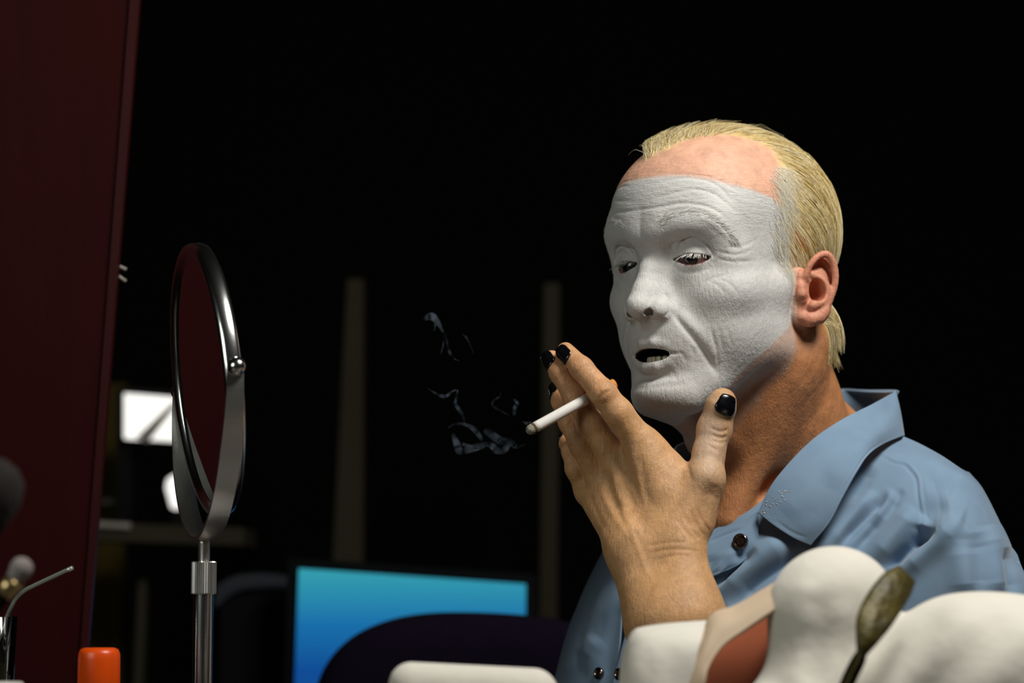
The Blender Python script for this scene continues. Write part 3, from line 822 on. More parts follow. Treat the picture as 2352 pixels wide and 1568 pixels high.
# eyebrows and lashes, whitened by the paint
def pix_line_local(pix, n): return to_local(trace(crom(pix, n)) / 1000)
brow = pix_line_local(z1((620, 1040), (720, 1000), (850, 970), (980, 1000), (1100, 1075), (1180, 1140), (1240, 1200)), 40)
br, dirs = [], []
for i in range(330):
    t = rng.random(); q = brow[int(t * 39)] + rng.normal(0, 1.5, 3)
    br.append(q); dirs.append([-.35, .75, .5 - 1.0 * t])
br = np.array(br); dirs = np.array(dirs)
br2 = br * [1, -1, 1]; dirs2 = dirs * [1, -1, 1]
br = np.vstack([br, br2]); dirs = np.vstack([dirs, dirs2])
d_, g_ = head_grad(br); br = br - g_ * d_[:, None]
paths = grow(br, 5, rng.uniform(.9, 1.7, len(br)), lambda X, t: dirs, rng.uniform(.3, 1.0, len(br)), rng.normal(0, .2, (len(br), 3)))
eb = strands_mesh('eyebrow_hair', to_world(paths), np.linspace(.16, .05, 6) * 1e-3, M_HAIR, person, np.tile(np.array(srgb(212, 210, 204)[:3]), (len(br), 1)))
eb['kind'] = 'stuff'
def lid_point(t, upper):
    s = np.clip((t + 1.0) / 15.5, -1, 1); w = math.sqrt(max(1 - s * s, 0)); base = math.radians(-4)
    a = base + (LIDU - base) * w * (1 - .12 * s) if upper else base + (LIDL - base) * w * (1 + .22 * s)
    rr = math.sqrt(max((ER + 1.6) ** 2 - t * t, 9))
    return EYE + EA * t + rr * (math.cos(a) * EF + math.sin(a) * EU), math.cos(a) * EF + math.sin(a) * EU
lp = []
for sgn in (1, -1):
    for i in range(58):
        t = rng.uniform(-11, 12.5); p0, nrm = lid_point(t, True)
        fan = EA * (t / 13 * 0.5 + rng.normal(0, .18)); ln = rng.uniform(5.0, 8.0)
        pts = []
        for k in range(6):
            a = k / 5
            pts.append((p0 + (nrm * 0.75 + fan) * ln * a + np.array([0, 0, -1.0]) * (ln * 0.80 * a - 1.5 * a * a)) * [1, sgn, 1])
        lp.append(pts)
el = strands_mesh('eyelashes', to_world(np.array(lp)), np.linspace(.20, .06, 6) * 1e-3, M_HAIR, person, np.tile(np.array(srgb(214, 212, 206)[:3]), (len(lp), 1)))
el['label'] = 'eyelashes coated white with paint'; el['kind'] = 'stuff'

# ------------------------------------------------------------------ teeth
def rbox(c, ax, size, n=6, pw=4.0):
    """rounded block (superellipsoid) with axes ax"""
    V = []; F = []; m = 2 * n
    for i in range(n + 1):
        th = -math.pi / 2 + math.pi * i / n
        for j in range(m):
            ph = 2 * math.pi * j / m
            sp = lambda v: math.copysign(abs(v) ** (2 / pw), v)
            x = sp(math.cos(th)) * sp(math.cos(ph)); y = sp(math.cos(th)) * sp(math.sin(ph)); z = sp(math.sin(th))
            V.append(c + ax[0] * x * size[0] + ax[1] * y * size[1] + ax[2] * z * size[2])
    for i in range(n):
        for j in range(m):
            F.append([i * m + j, i * m + (j + 1) % m, (i + 1) * m + (j + 1) % m, (i + 1) * m + j])
    return np.array(V), np.array(F)
for row, zc, x0, cnt in ((0, -57.2, 86.0, 10), (1, -41.5, 87.0, 8)):
    for i in range(cnt):
        a = (i - (cnt - 1) / 2) * 0.30
        c = np.array([x0 - 16 * (1 - math.cos(a)) * 1.2, 17 * math.sin(a), zc])
        f = np.array([math.cos(a), math.sin(a), 0]); l = np.array([-math.sin(a), math.cos(a), 0])
        V, F = rbox(c, [f, l, np.array([0, 0, 1.0])], (1.8, 2.45, 4.0))
        mesh_obj('tooth', to_world(V), F, M_TOOTH, person)

# ------------------------------------------------------------------ nails
def nail(finger, t_back, t_front, ndir, wid, over):
    pts, rs = FP[finger]
    a, b = pts[-2], pts[-1]; ra, rb = rs[-2], rs[-1]
    ax = b - a; L = np.linalg.norm(ax); ax /= L
    n = ndir - (ndir @ ax) * ax; n /= np.linalg.norm(n); s = np.cross(ax, n)
    NU, NV = 14, 14; V = []
    for lay in (0.62, 0.0):
        for i in range(NV):
            v = i / (NV - 1); t = t_back + (t_front - t_back) * v
            r = np.interp(t, [-8, 0, L, L + rb], [ra + .4, ra, rb, rb * 0.80])
            hw = wid * (min(1, 0.72 + 1.2 * v) if v < .4 else 1.0) * (1 - 0.22 * max(0, (v - .8) / .2))
            for j in range(NU):
                u = -1 + 2 * j / (NU - 1)
                th = u * hw
                lift = lay + 0.25 + over * v * v
                tt = t + (0.8 * (1 - u * u) if i == NV - 1 else 0) - (1.2 * (1 - u * u) if i == 0 else 0)
                V.append(a + ax * tt + (r + lift) * (math.cos(th) * n + math.sin(th) * s * 1.02))
    V = np.array(V); F = []
    want = np.repeat([0.75, 0.15], NU * NV)
    for _ in range(3):                                   # lie on the finger, never inside it
        V = V + np.maximum(want - arm_d(V.astype(np.float32)), 0)[:, None] * n
    for lay in range(2):
        o = lay * NU * NV
        for i in range(NV - 1):
            for j in range(NU - 1):
                q = [o + i * NU + j, o + i * NU + j + 1, o + (i + 1) * NU + j + 1, o + (i + 1) * NU + j]
                F.append(q if lay == 0 else q[::-1])
    rim = [j for j in range(NU)] + [i * NU + NU - 1 for i in range(1, NV)] + [(NV - 1) * NU + j for j in range(NU - 2, -1, -1)] + [i * NU for i in range(NV - 2, 0, -1)]
    for k in range(len(rim)):
        p, q = rim[k], rim[(k + 1) % len(rim)]
        F.append([p, p + NU * NV, q + NU * NV, q])
    o = mesh_obj('fingernail', V / 1000, np.array(F), M_NAIL, person)
    o['label'] = 'glossy black painted nail'
nd = -RGT * 0.75 - FWD * 0.62 + UPV * 0.05
nail('index', 10.5, 23, nd, 0.92, 0.4); nail('middle', 7, 19, nd, 0.95, 0.4)
nail('ring', 5, 16, nd, 0.95, 0.5); nail('pinky', 3, 13, -RGT * 0.9 - FWD * 0.3 + UPV * .3, 0.9, 0.4)
nail('thumb', -5.0, 9.0, -FWD * 0.95 + RGT * 0.30, 0.80, 0.3)
# ------------------------------------------------------------------ sheets of cloth: control nets -> thick surfaces
def net(ctrl, nu, nv):
    """ctrl rows x cols of (px,py,depth) -> (nv,nu,3) metres, smooth both ways"""
    G = np.array([[P(*q) for q in row] for row in ctrl])
    A = np.swapaxes(crom(np.swapaxes(G, 0, 1), nu), 0, 1)
    return crom(A, nv)
def grid_normals(S):
    du = np.gradient(S, axis=1); dv = np.gradient(S, axis=0)
    n = np.cross(du, dv); return n / (np.linalg.norm(n, axis=2, keepdims=True) + 1e-12)
def crease(S, strokes):
    """push a sheet in (+) or out (-) along creases drawn on it; widths in mm"""
    N = grid_normals(S); c = S.reshape(-1, 3); pr = project(c); D = np.zeros(len(c))
    toward = np.where(((CAM - c) * N.reshape(-1, 3)).sum(1) > 0, 1.0, -1.0)
    for pix, w, dep in strokes:
        W = crom(pix, 5 * len(pix)); best = np.full(len(c), 1e9); tt = np.zeros(len(c)); n = len(W) - 1
        for i in range(n):
            ab = W[i + 1] - W[i]; t = np.clip(((pr[:, :2] - W[i]) @ ab) / (ab @ ab + 1e-9), 0, 1)
            e = np.linalg.norm(pr[:, :2] - W[i] - t[:, None] * ab, axis=1)
            m = e < best; best[m] = e[m]; tt[m] = (i + t[m]) / n
        mm = best / FPX * pr[:, 2] * 1000
        tp = np.clip(np.minimum(tt, 1 - tt) * 4, 0, 1)
        D -= dep * tp * np.exp(-(mm / w) ** 2)
    return S + (N.reshape(-1, 3) * (toward * D / 1000)[:, None]).reshape(S.shape)
def sheet(name, S, thick, mat, parent=None, jitter=0.0):
    nv, nu, _ = S.shape; N = grid_normals(S)
    c = S.reshape(-1, 3)
    out = np.where((((CAM - c) * N.reshape(-1, 3)).sum(1) > 0).mean() > .5, 1.0, -1.0)
    back = c - N.reshape(-1, 3) * out * thick
    V = np.vstack([c, back]); F = []
    idx = np.arange(nv * nu).reshape(nv, nu)
    q = np.stack([idx[:-1, :-1], idx[:-1, 1:], idx[1:, 1:], idx[1:, :-1]], -1).reshape(-1, 4)
    if out < 0: q = q[:, ::-1]
    n0 = nv * nu
    rim = list(idx[0]) + list(idx[1:, -1]) + list(idx[-1, -2::-1]) + list(idx[-2:0:-1, 0])
    r = np.array([[rim[k], rim[k] + n0, rim[(k + 1) % len(rim)] + n0, rim[(k + 1) % len(rim)]] for k in range(len(rim))])
    if out < 0: r = r[:, ::-1]
    F = np.vstack([q, q[:, ::-1] + n0, r])
    return mesh_obj(name, V, F, mat, parent)

def denim_material():
    m, nt, b = new_mat('light_blue_denim'); L = nt.links.new
    tc = N_(nt, 'ShaderNodeTexCoord')
    n1 = N_(nt, 'ShaderNodeTexNoise'); n1.inputs['Scale'].default_value = 40; n1.inputs['Detail'].default_value = 6
    L(tc.outputs['Object'], n1.inputs['Vector'])
    mx = N_(nt, 'ShaderNodeMix', data_type='RGBA'); mx.inputs[6].default_value = srgb(114, 140, 166); mx.inputs[7].default_value = srgb(136, 162, 186)
    L(n1.outputs['Fac'], mx.inputs[0])
    mp = N_(nt, 'ShaderNodeMapping'); mp.inputs['Rotation'].default_value = (0.5, 0.6, 0.75); L(tc.outputs['Object'], mp.inputs['Vector'])
    w = N_(nt, 'ShaderNodeTexWave'); w.inputs['Scale'].default_value = 800; w.inputs['Distortion'].default_value = 1.0; w.inputs['Detail'].default_value = 1
    L(mp.outputs[0], w.inputs['Vector'])
    m2 = N_(nt, 'ShaderNodeMix', data_type='RGBA', blend_type='MULTIPLY'); m2.inputs[0].default_value = 0.10
    L(mx.outputs[2], m2.inputs[6]); L(w.outputs['Color'], m2.inputs[7]); L(m2.outputs[2], b.inputs['Base Color'])
    bp = N_(nt, 'ShaderNodeBump'); bp.inputs['Distance'].default_value = 0.00012; bp.inputs['Strength'].default_value = 0.4
    L(w.outputs['Fac'], bp.inputs['Height']); L(bp.outputs[0], b.inputs['Normal'])
    b.inputs['Roughness'].default_value = 0.85; b.inputs['Sheen Weight'].default_value = 0.25; b.inputs['Specular IOR Level'].default_value = 0.2
    return m
M_DENIM = denim_material()
M_SNAP = noisy_mat('snap_metal', srgb(150, 140, 130), srgb(110, 100, 95), 300, 0.18, metal=1.0)
M_SNAPIN = noisy_mat('snap_centre', srgb(50, 32, 28), srgb(34, 22, 20), 300, 0.15, coat=0.5)
M_THREAD = noisy_mat('seam_thread', srgb(150, 168, 186), srgb(170, 186, 200), 400, 0.8)

# his left front, shoulder and sleeve
left_ctrl = [
    [(1600, 1235, 1.925), (1730, 1165, 1.915), (1850, 1050, 1.94), (1970, 975, 1.975), (2072, 1001, 1.975), (2150, 1038, 1.955), (2212, 1078, 1.945), (2222, 1083, 2.00), (2150, 1060, 2.07)],
    [(1590, 1290, 1.915), (1722, 1240, 1.895), (1845, 1140, 1.905), (1985, 1070, 1.925), (2100, 1060, 1.918), (2175, 1080, 1.905), (2243, 1112, 1.915), (2252, 1125, 1.98), (2180, 1130, 2.07)],
    [(1570, 1350, 1.905), (1710, 1310, 1.882), (1840, 1240, 1.882), (1985, 1180, 1.892), (2112, 1160, 1.882), (2205, 1170, 1.870), (2278, 1185, 1.895), (2290, 1200, 1.965), (2210, 1210, 2.07)],
    [(1535, 1440, 1.900), (1680, 1400, 1.875), (1830, 1340, 1.872), (1980, 1300, 1.876), (2120, 1280, 1.866), (2225, 1280, 1.852), (2316, 1275, 1.885), (2330, 1292, 1.955), (2240, 1320, 2.07)],
    [(1440, 1560, 1.900), (1620, 1520, 1.872), (1795, 1480, 1.866), (1965, 1450, 1.870), (2112, 1420, 1.860), (2235, 1400, 1.846), (2352, 1372, 1.880), (2368, 1392, 1.950), (2260, 1420, 2.07)],
    [(1395, 1660, 1.900), (1590, 1660, 1.872), (1770, 1660, 1.866), (1940, 1660, 1.870), (2095, 1660, 1.860), (2235, 1660, 1.846), (2395, 1640, 1.880), (2415, 1660, 1.950), (2280, 1660, 2.07)],
]
def z8(*q): return [(1560 + .34435 * x, 860 + .34435 * y) for x, y in q]
folds = [
    (z8((1380, 1320), (1480, 1215), (1600, 1110), (1720, 1030)), 4.5, 13), (z8((1430, 1380), (1560, 1250), (1680, 1155), (1800, 1065), (1880, 980)), 9, -8),
    (z8((1260, 1290), (1390, 1130), (1500, 1010), (1580, 900)), 8, -8), (z8((1560, 1150), (1600, 1060), (1610, 1000)), 5, 5),
    (z8((1040, 1180), (1180, 1015), (1300, 890), (1400, 790)), 4, 8), (z8((940, 1200), (1080, 1050), (1200, 900), (1280, 760)), 8, -6),
    (z8((1150, 1220), (1290, 1040), (1410, 890), (1490, 760)), 4, 6), (z8((1290, 1000), (1380, 880), (1450, 780)), 6, -4), (z8((1280, 600), (1220, 720), (1160, 880)), 6, 4),
    (z8((1600, 960), (1680, 900), (1800, 880)), 9, 4), (z8((1700, 1000), (1820, 980), (1900, 1000)), 10, -3), (z8((1650, 760), (1760, 730), (1860, 760)), 10, 2.5),
    (z8((2070, 1000), (2090, 1150), (2110, 1350), (2130, 1500)), 9, -5), (z8((1990, 1050), (2010, 1250), (2030, 1500)), 9, 5), (z8((2180, 1150), (2210, 1300), (2240, 1500)), 6, 5), (z8((1900, 1100), (1920, 1300), (1940, 1480)), 12, -4),
    (z8((230, 1540), (400, 1340), (590, 1190), (760, 1090)), 10, -9), (z8((340, 1560), (520, 1400), (700, 1280), (860, 1180)), 7, 10),
    (z8((470, 1580), (650, 1440), (830, 1330)), 11, -7), (z8((560, 1560), (760, 1400), (900, 1290)), 6, 6), (z8((220, 1430), (380, 1290), (530, 1180)), 5, 8),
    ([(1450, 1568), (1500, 1480), (1560, 1400)], 12, -6),
]
seam = z8((1280, 540), (1350, 545), (1430, 585), (1500, 600), (1545, 645), (1580, 700), (1590, 800), (1605, 920), (1610, 1000), (1570, 1090), (1500, 1180))
S = net(left_ctrl, 250, 190)
S = crease(S, folds + [(seam, 1.4, 1.6), ([(x + 6, y - 3) for x, y in seam], 2.2, -0.9), ([(x + 13, y - 5) for x, y in seam], 0.9, 0.5)])
shirt = sheet('shirt', S, 0.0014, M_DENIM, person)
shirt['label'] = 'light blue denim work shirt with an open collar'
# back panel joining both shoulders
back_ctrl = [
    [(2150, 1060, 2.07), (2070, 1003, 2.07), (1960, 975, 2.13), (1830, 985, 2.17), (1680, 1040, 2.17), (1540, 1110, 2.15), (1470, 1165, 2.13)],
    [(2190, 1200, 2.08), (2080, 1180, 2.15), (1960, 1160, 2.21), (1830, 1160, 2.24), (1680, 1180, 2.24), (1520, 1220, 2.20), (1430, 1260, 2.14)],
    [(2250, 1420, 2.08), (2100, 1420, 2.17), (1960, 1420, 2.23), (1830, 1420, 2.26), (1680, 1420, 2.26), (1500, 1440, 2.22), (1340, 1440, 2.15)],
    [(2280, 1660, 2.08), (2100, 1660, 2.17), (1960, 1660, 2.23), (1830, 1660, 2.26), (1680, 1660, 2.26), (1500, 1660, 2.22), (1300, 1660, 2.15)],
]
sheet('shirt_back', net(back_ctrl, 60, 40), 0.0014, M_DENIM, shirt)
# his right front
right_ctrl = [
    [(1470, 1165, 2.13), (1455, 1150, 2.06), (1500, 1150, 2.00), (1570, 1190, 1.965), (1600, 1250, 1.945)],
    [(1400, 1262, 2.13), (1390, 1258, 2.06), (1430, 1270, 1.99), (1470, 1300, 1.955), (1500, 1340, 1.935)],
    [(1350, 1370, 2.13), (1338, 1360, 2.05), (1365, 1360, 1.985), (1405, 1365, 1.95), (1432, 1372, 1.935)],
    [(1316, 1470, 2.13), (1302, 1460, 2.05), (1335, 1462, 1.98), (1385, 1468, 1.945), (1422, 1472, 1.930)],
    [(1288, 1568, 2.13), (1274, 1560, 2.05), (1310, 1560, 1.98), (1370, 1560, 1.945), (1416, 1560, 1.928)],
    [(1265, 1670, 2.13), (1245, 1660, 2.05), (1290, 1660, 1.98), (1360, 1660, 1.945), (1414, 1660, 1.928)],
]
S = net(right_ctrl, 110, 110)
S = crease(S, [([(1395, 1290), (1352, 1400), (1335, 1500), (1345, 1568)], 4, 1.6), ([(1420, 1330), (1375, 1420), (1360, 1500), (1372, 1590)], 9, -2.5), ([(1440, 1350), (1410, 1430), (1395, 1520), (1395, 1600)], 6, 2.5), ([(1340, 1400), (1318, 1480), (1305, 1590)], 9, -1.6), ([(1380, 1465), (1355, 1485), (1340, 1510)], 7, -2.0)])
sheet('shirt_front', S, 0.0014, M_DENIM, shirt)
# left front edge, the button stand hanging over the fold
stand_ctrl = [
    [(1560, 1268, 1.915), (1620, 1238, 1.905), (1680, 1208, 1.899), (1741, 1172, 1.897)],
    [(1568, 1292, 1.908), (1622, 1268, 1.895), (1690, 1240, 1.890), (1742, 1214, 1.893)],
    [(1570, 1320, 1.905), (1622, 1300, 1.888), (1686, 1272, 1.886), (1742, 1246, 1.889)],
    [(1570, 1344, 1.904), (1626, 1326, 1.886), (1690, 1301, 1.885), (1738, 1262, 1.888)],
]
S = net(stand_ctrl, 90, 60)
S = crease(S, [(z8((180, 1125), (300, 1070), (440, 1020)), 1.2, 0.8), ([(1640, 1300), (1660, 1318)], 8, -2.0), ([(1700, 1260), (1722, 1290)], 7, 2.0), ([(1625, 1275), (1640, 1330)], 7, 2.0), ([(1668, 1262), (1690, 1305)], 6, -1.5)])
sheet('button_stand', S, 0.0022, M_DENIM, shirt)
# lower left front edge, turned over towards the camera
edge_ctrl = [
    [(1490, 1385, 1.93), (1520, 1392, 1.912), (1560, 1400, 1.902)],
    [(1440, 1450, 1.925), (1480, 1455, 1.908), (1530, 1462, 1.898)],
    [(1416, 1530, 1.922), (1450, 1535, 1.905), (1500, 1540, 1.895)],
    [(1398, 1600, 1.920), (1440, 1605, 1.903), (1490, 1610, 1.893)],
    [(1385, 1665, 1.920), (1425, 1665, 1.903), (1480, 1665, 1.893)],
]
sheet('front_edge', net(edge_ctrl, 24, 50), 0.002, M_DENIM, shirt)
# near collar leaf: inner (fold) edge to outer edge
col_ctrl = [
    [(1741, 1178, 1.890), (1770, 1116, 1.893), (1817, 1057, 1.899), (1872, 1004, 1.908), (1935, 962, 1.925), (2000, 929, 1.952), (2052, 901, 1.983), (2057, 898, 1.99), (2052, 899, 2.00), (2000, 897, 2.08), (1930, 893, 2.145), (1840, 905, 2.165)],
    [(1776, 1206, 1.879), (1808, 1150, 1.881), (1852, 1093, 1.886), (1903, 1038, 1.895), (1959, 992, 1.912), (2015, 962, 1.937), (2060, 937, 1.97), (2065, 935, 1.98), (2062, 936, 2.00), (2010, 930, 2.10), (1935, 930, 2.16), (1835, 945, 2.18)],
    [(1822, 1236, 1.873), (1860, 1180, 1.872), (1896, 1120, 1.876), (1938, 1062, 1.885), (1983, 1018, 1.903), (2030, 990, 1.930), (2066, 971, 1.963), (2071, 970, 1.975), (2068, 970, 2.00), (2015, 965, 2.11), (1940, 965, 2.17), (1832, 985, 2.19)],
    [(1862, 1253, 1.872), (1902, 1203, 1.869), (1933, 1142, 1.872), (1966, 1083, 1.881), (1996, 1043, 1.900), (2030, 1019, 1.928), (2070, 1002, 1.958), (2075, 1000, 1.972), (2073, 1000, 2.00), (2020, 1000, 2.12), (1940, 1000, 2.175), (1830, 1020, 2.195)],
]
S = net(col_ctrl, 240, 70)
S = crease(S, [([(1868, 1240), (1906, 1190), (1936, 1130), (1968, 1074), (1998, 1034), (2034, 1010)], 0.9, 0.5), ([(1780, 1194), (1820, 1222), (1858, 1236)], 0.9, 0.5),
               ([(1800, 1180), (1840, 1140), (1880, 1080)], 9, -1.0), ([(1990, 960), (2030, 945), (2060, 930)], 7, 1.5), ([(1850, 1210), (1890, 1150), (1920, 1090)], 8, 0.9)])
sheet('collar', S, 0.0024, M_DENIM, shirt)
_c = S.reshape(-1, 3); _n = grid_normals(S).reshape(-1, 3); _n = np.where((((CAM - _c) * _n).sum(1) > 0)[:, None], _n, -_n); _pp = project(_c)
FV, FFc, o0 = [], [], 0
for k in range(26):
    t_ = rng.random(); g = crom([(1748, 1184), (1768, 1158), (1790, 1140), (1812, 1122)], 40)[int(t_ * 39)] + rng.normal(0, 5.0, 2)
    if rng.random() < .2: g = g + np.array([25, 20]) * rng.random()
    ix = int(np.argmin(((_pp[:, :2] - g) ** 2).sum(1) + 1e6 * (_pp[:, 2] > 2.0)))
    nn = _n[ix]; a1 = np.cross(nn, [0, 0, 1.0]); a1 /= np.linalg.norm(a1); a2 = np.cross(nn, a1); r_ = rng.uniform(.0003, .0008)
    V, F = rbox(_c[ix] + nn * .0002, [a1, a2, nn], (r_, r_ * rng.uniform(.5, 1), .00022), 4, 2.0)
    FV += list(V); FFc += (F + o0).tolist(); o0 += len(V)
M_FLECK = noisy_mat('paint_fleck', srgb(222, 210, 200), srgb(205, 190, 180), 500, 0.8)
fk = mesh_obj('paint_flecks', FV, FFc, M_FLECK, shirt); fk['kind'] = 'stuff'; fk['label'] = 'dried white paint flecks on the collar'
# inside of the collar standing behind the neck
cs = [
    [(2052, 901, 1.99), (2058, 895, 2.03), (2000, 895, 2.098), (1930, 895, 2.140), (1840, 907, 2.16), (1740, 940, 2.15), (1650, 985, 2.11)],
    [(2030, 960, 1.99), (2035, 955, 2.03), (1985, 950, 2.09), (1925, 945, 2.13), (1838, 955, 2.15), (1745, 985, 2.14), (1660, 1025, 2.10)],
    [(2000, 1010, 1.99), (2005, 1010, 2.03), (1970, 1005, 2.09), (1915, 1000, 2.13), (1835, 1005, 2.15), (1750, 1030, 2.14), (1670, 1070, 2.10)],
]
sheet('collar_stand', net(cs, 80, 20), 0.0016, M_DENIM, shirt)
# far collar leaf seen behind the thumb
fc = [
    [(1650, 985, 2.11), (1600, 1012, 2.05), (1565, 1024, 1.99), (1556, 1040, 1.965), (1572, 1110, 1.952)],
    [(1600, 1040, 2.11), (1560, 1045, 2.05), (1535, 1050, 1.99), (1530, 1075, 1.962), (1545, 1150, 1.950)],
    [(1570, 1090, 2.11), (1530, 1085, 2.05), (1505, 1085, 1.99), (1500, 1110, 1.960), (1520, 1190, 1.950)],
]
sheet('collar', net(fc, 60, 24), 0.0022, M_DENIM, shirt)
# metal snaps
def lathe(c, axis, prof, n=32):
    axis = np.asarray(axis, float); axis /= np.linalg.norm(axis)
    h = np.array([0, 0, 1.0]) if abs(axis[2]) < .9 else np.array([1.0, 0, 0])
    x = np.cross(axis, h); x /= np.linalg.norm(x); y = np.cross(axis, x)
    V = [c + axis * z + r * (math.cos(2 * math.pi * j / n) * x + math.sin(2 * math.pi * j / n) * y) for r, z in prof for j in range(n)]
    k = len(prof)
    F = [[i * n + j, i * n + (j + 1) % n, (i + 1) * n + (j + 1) % n, (i + 1) * n + j] for i in range(k - 1) for j in range(n)]
    return np.array(V), np.array(F)
def snap(c, axis, r=0.0062):
    V, F = lathe(c, axis, [(0.0005, 0.0012), (r * .62, 0.0014), (r * .72, 0.0022), (r * .9, 0.0024), (r, 0.0014), (r, -0.001), (0.0005, -0.001)])
    o = mesh_obj('snap', V, F, M_SNAP, shirt); o['label'] = 'round silver snap button'
    V, F = lathe(c, axis, [(0.0002, 0.0016), (r * .4, 0.0018), (r * .64, 0.0015), (r * .66, 0.001)])
    mesh_obj('snap_centre', V, F, M_SNAPIN, o)
snap(P(1701, 1243, 1.8865), np.array([-.45, -.86, .1])); snap(P(1377, 1546, 1.943), np.array([-.75, -.6, .1]), .005); snap(P(1424, 1548, 1.902), np.array([-.75, -.6, .1]), .005)

# ------------------------------------------------------------------ cigarette
def tube(path, radii, n=20, caps=True):
    path = np.asarray(path, float); k = len(path)
    radii = np.broadcast_to(radii, (k,))
    tan = np.gradient(path, axis=0); tan /= np.linalg.norm(tan, axis=1, keepdims=True) + 1e-12
    x = np.cross(tan[0], [0.3, 0.2, 0.93]); x /= np.linalg.norm(x); V = []
    for i in range(k):
        x = x - (x @ tan[i]) * tan[i]; x /= np.linalg.norm(x); y = np.cross(tan[i], x)
        for j in range(n):
            a = 2 * math.pi * j / n; V.append(path[i] + radii[i] * (math.cos(a) * x + math.sin(a) * y))
    F = [[i * n + j, i * n + (j + 1) % n, (i + 1) * n + (j + 1) % n, (i + 1) * n + j] for i in range(k - 1) for j in range(n)]
    if caps:
        F.append([j for j in range(n)][::-1]); F.append([(k - 1) * n + j for j in range(n)])
    return V, F
CE, CF = P(1213, 990, 1.763), P(1411, 881, 1.797)
cax = (CF - CE); CL = np.linalg.norm(cax); cax /= CL; CR = 0.0039
cig = bpy.data.objects.new('cigarette', None); COL.objects.link(cig); cig.location = CE
tag(cig, 'lit white cigarette with an orange filter held between two fingers', 'cigarette')
def cpart(name, a, b, r, mat, prof=None):
    n = 14 if prof is None else len(prof)
    ts = np.linspace(a, b, n); V, F = tube([cax * t for t in ts], [r] * n if prof is None else prof)
    o = mesh_obj(name, V, F, mat, cig); return o
M_PAPER = noisy_mat('cigarette_paper', srgb(232, 228, 222), srgb(222, 216, 208), 400, 0.8, bump=0.0001, bscale=900)
M_SCORCH = noisy_mat('scorched_paper', srgb(34, 24, 16), srgb(120, 90, 55), 600, 0.9)
M_FILTER = noisy_mat('orange_filter', srgb(206, 122, 36), srgb(226, 148, 60), 700, 0.6)
M_ASH = noisy_mat('ash', srgb(34, 32, 28), srgb(190, 184, 164), 500, 0.95, bump=0.0012, bscale=600)
M_BAND = noisy_mat('grey_band', srgb(112, 120, 126), srgb(130, 136, 140), 300, 0.6)
cpart('paper', 0.0055, CL * 0.66, CR, M_PAPER)
cpart('scorched_ring', 0.004, 0.0060, CR * 1.01, M_SCORCH)
cpart('ash_tip', -0.001, 0.0046, CR, M_ASH, [CR * .35, CR * .8, CR * .95, CR * .98, CR * .97])
cpart('band', CL * 0.655, CL * 0.675, CR * 1.01, M_BAND)
cpart('filter', CL * 0.672, CL, CR * 1.005, M_FILTER)
# ------------------------------------------------------------------ smoke: thin wisps of scattering air
def smoke_material():
    m = bpy.data.materials.new('smoke'); m.use_nodes = True; nt = m.node_tree; nt.nodes.clear()
    out = N_(nt, 'ShaderNodeOutputMaterial'); vs = N_(nt, 'ShaderNodeVolumeScatter')
    vs.inputs['Color'].default_value = (0.62, 0.78, 1.0, 1)
    tc = N_(nt, 'ShaderNodeTexCoord'); nz = N_(nt, 'ShaderNodeTexNoise'); nz.inputs['Scale'].default_value = 80; nz.inputs['Detail'].default_value = 2
    nt.links.new(tc.outputs['Object'], nz.inputs['Vector'])
    r = N_(nt, 'ShaderNodeMapRange'); r.inputs[1].default_value = .38; r.inputs[2].default_value = .7; r.inputs[3].default_value = 1; r.inputs[4].default_value = 30
    nt.links.new(nz.outputs['Fac'], r.inputs[0]); nt.links.new(r.outputs[0], vs.inputs['Density'])
    nt.links.new(vs.outputs[0], out.inputs['Volume'])
    return m
def zs(*q): return [(930 + .25505 * x, 680 + .25505 * y) for x, y in q]
WISPS = [
    (zs((1095, 1325), (1040, 1350), (990, 1350), (950, 1310), (880, 1310), (800, 1262), (735, 1212)), [4, 10, 18, 26, 30, 30, 26], 1.762),
    (zs((950, 1300), (900, 1380), (830, 1390), (790, 1350), (740, 1330)), [14, 24, 26, 24, 16], 1.765),
    (zs((760, 1322), (700, 1345), (640, 1370), (560, 1390), (490, 1392), (468, 1330), (432, 1240)), [14, 22, 20, 22, 28, 26, 14], 1.755),
    (zs((520, 1330), (600, 1360), (690, 1330)), [12, 20, 16], 1.757),
    (zs((390, 1185), (440, 1155), (520, 1150), (600, 1180), (650, 1230), (700, 1300)), [6, 9, 12, 18, 20, 14], 1.765),
    (zs((540, 1140), (525, 1080), (480, 1010), (455, 960), (470, 880), (470, 845), (420, 860), (380, 895), (330, 900), (270, 870), (200, 825)), [5, 12, 15, 12, 8, 7, 9, 12, 14, 9, 4], 1.76),
    (zs((985, 1110), (985, 1060), (990, 1000), (1012, 965), (985, 930)), [5, 12, 14, 14, 8], 1.765),
    (zs((950, 1080), (860, 1030), (790, 985), (800, 940), (850, 905), (865, 870)), [4, 8, 9, 8, 7, 4], 1.765),
    (zs((490, 582), (440, 560), (405, 510), (385, 440), (368, 360), (330, 290), (280, 215), (235, 180), (180, 205)), [4, 7, 12, 8, 14, 14, 24, 28, 14], 1.75),
    (zs((320, 525), (345, 440), (345, 340), (315, 270)), [5, 8, 9, 6], 1.75),
    (zs((620, 515), (580, 420), (550, 370), (522, 345)), [4, 6, 9, 6], 1.75), (zs((265, 310), (275, 250), (290, 210)), [5, 8, 8], 1.75),
    (zs((1060, 1130), (1100, 1145), (1140, 1135)), [5, 12, 6], 1.77),
]
VV, FF, o0 = [], [], 0
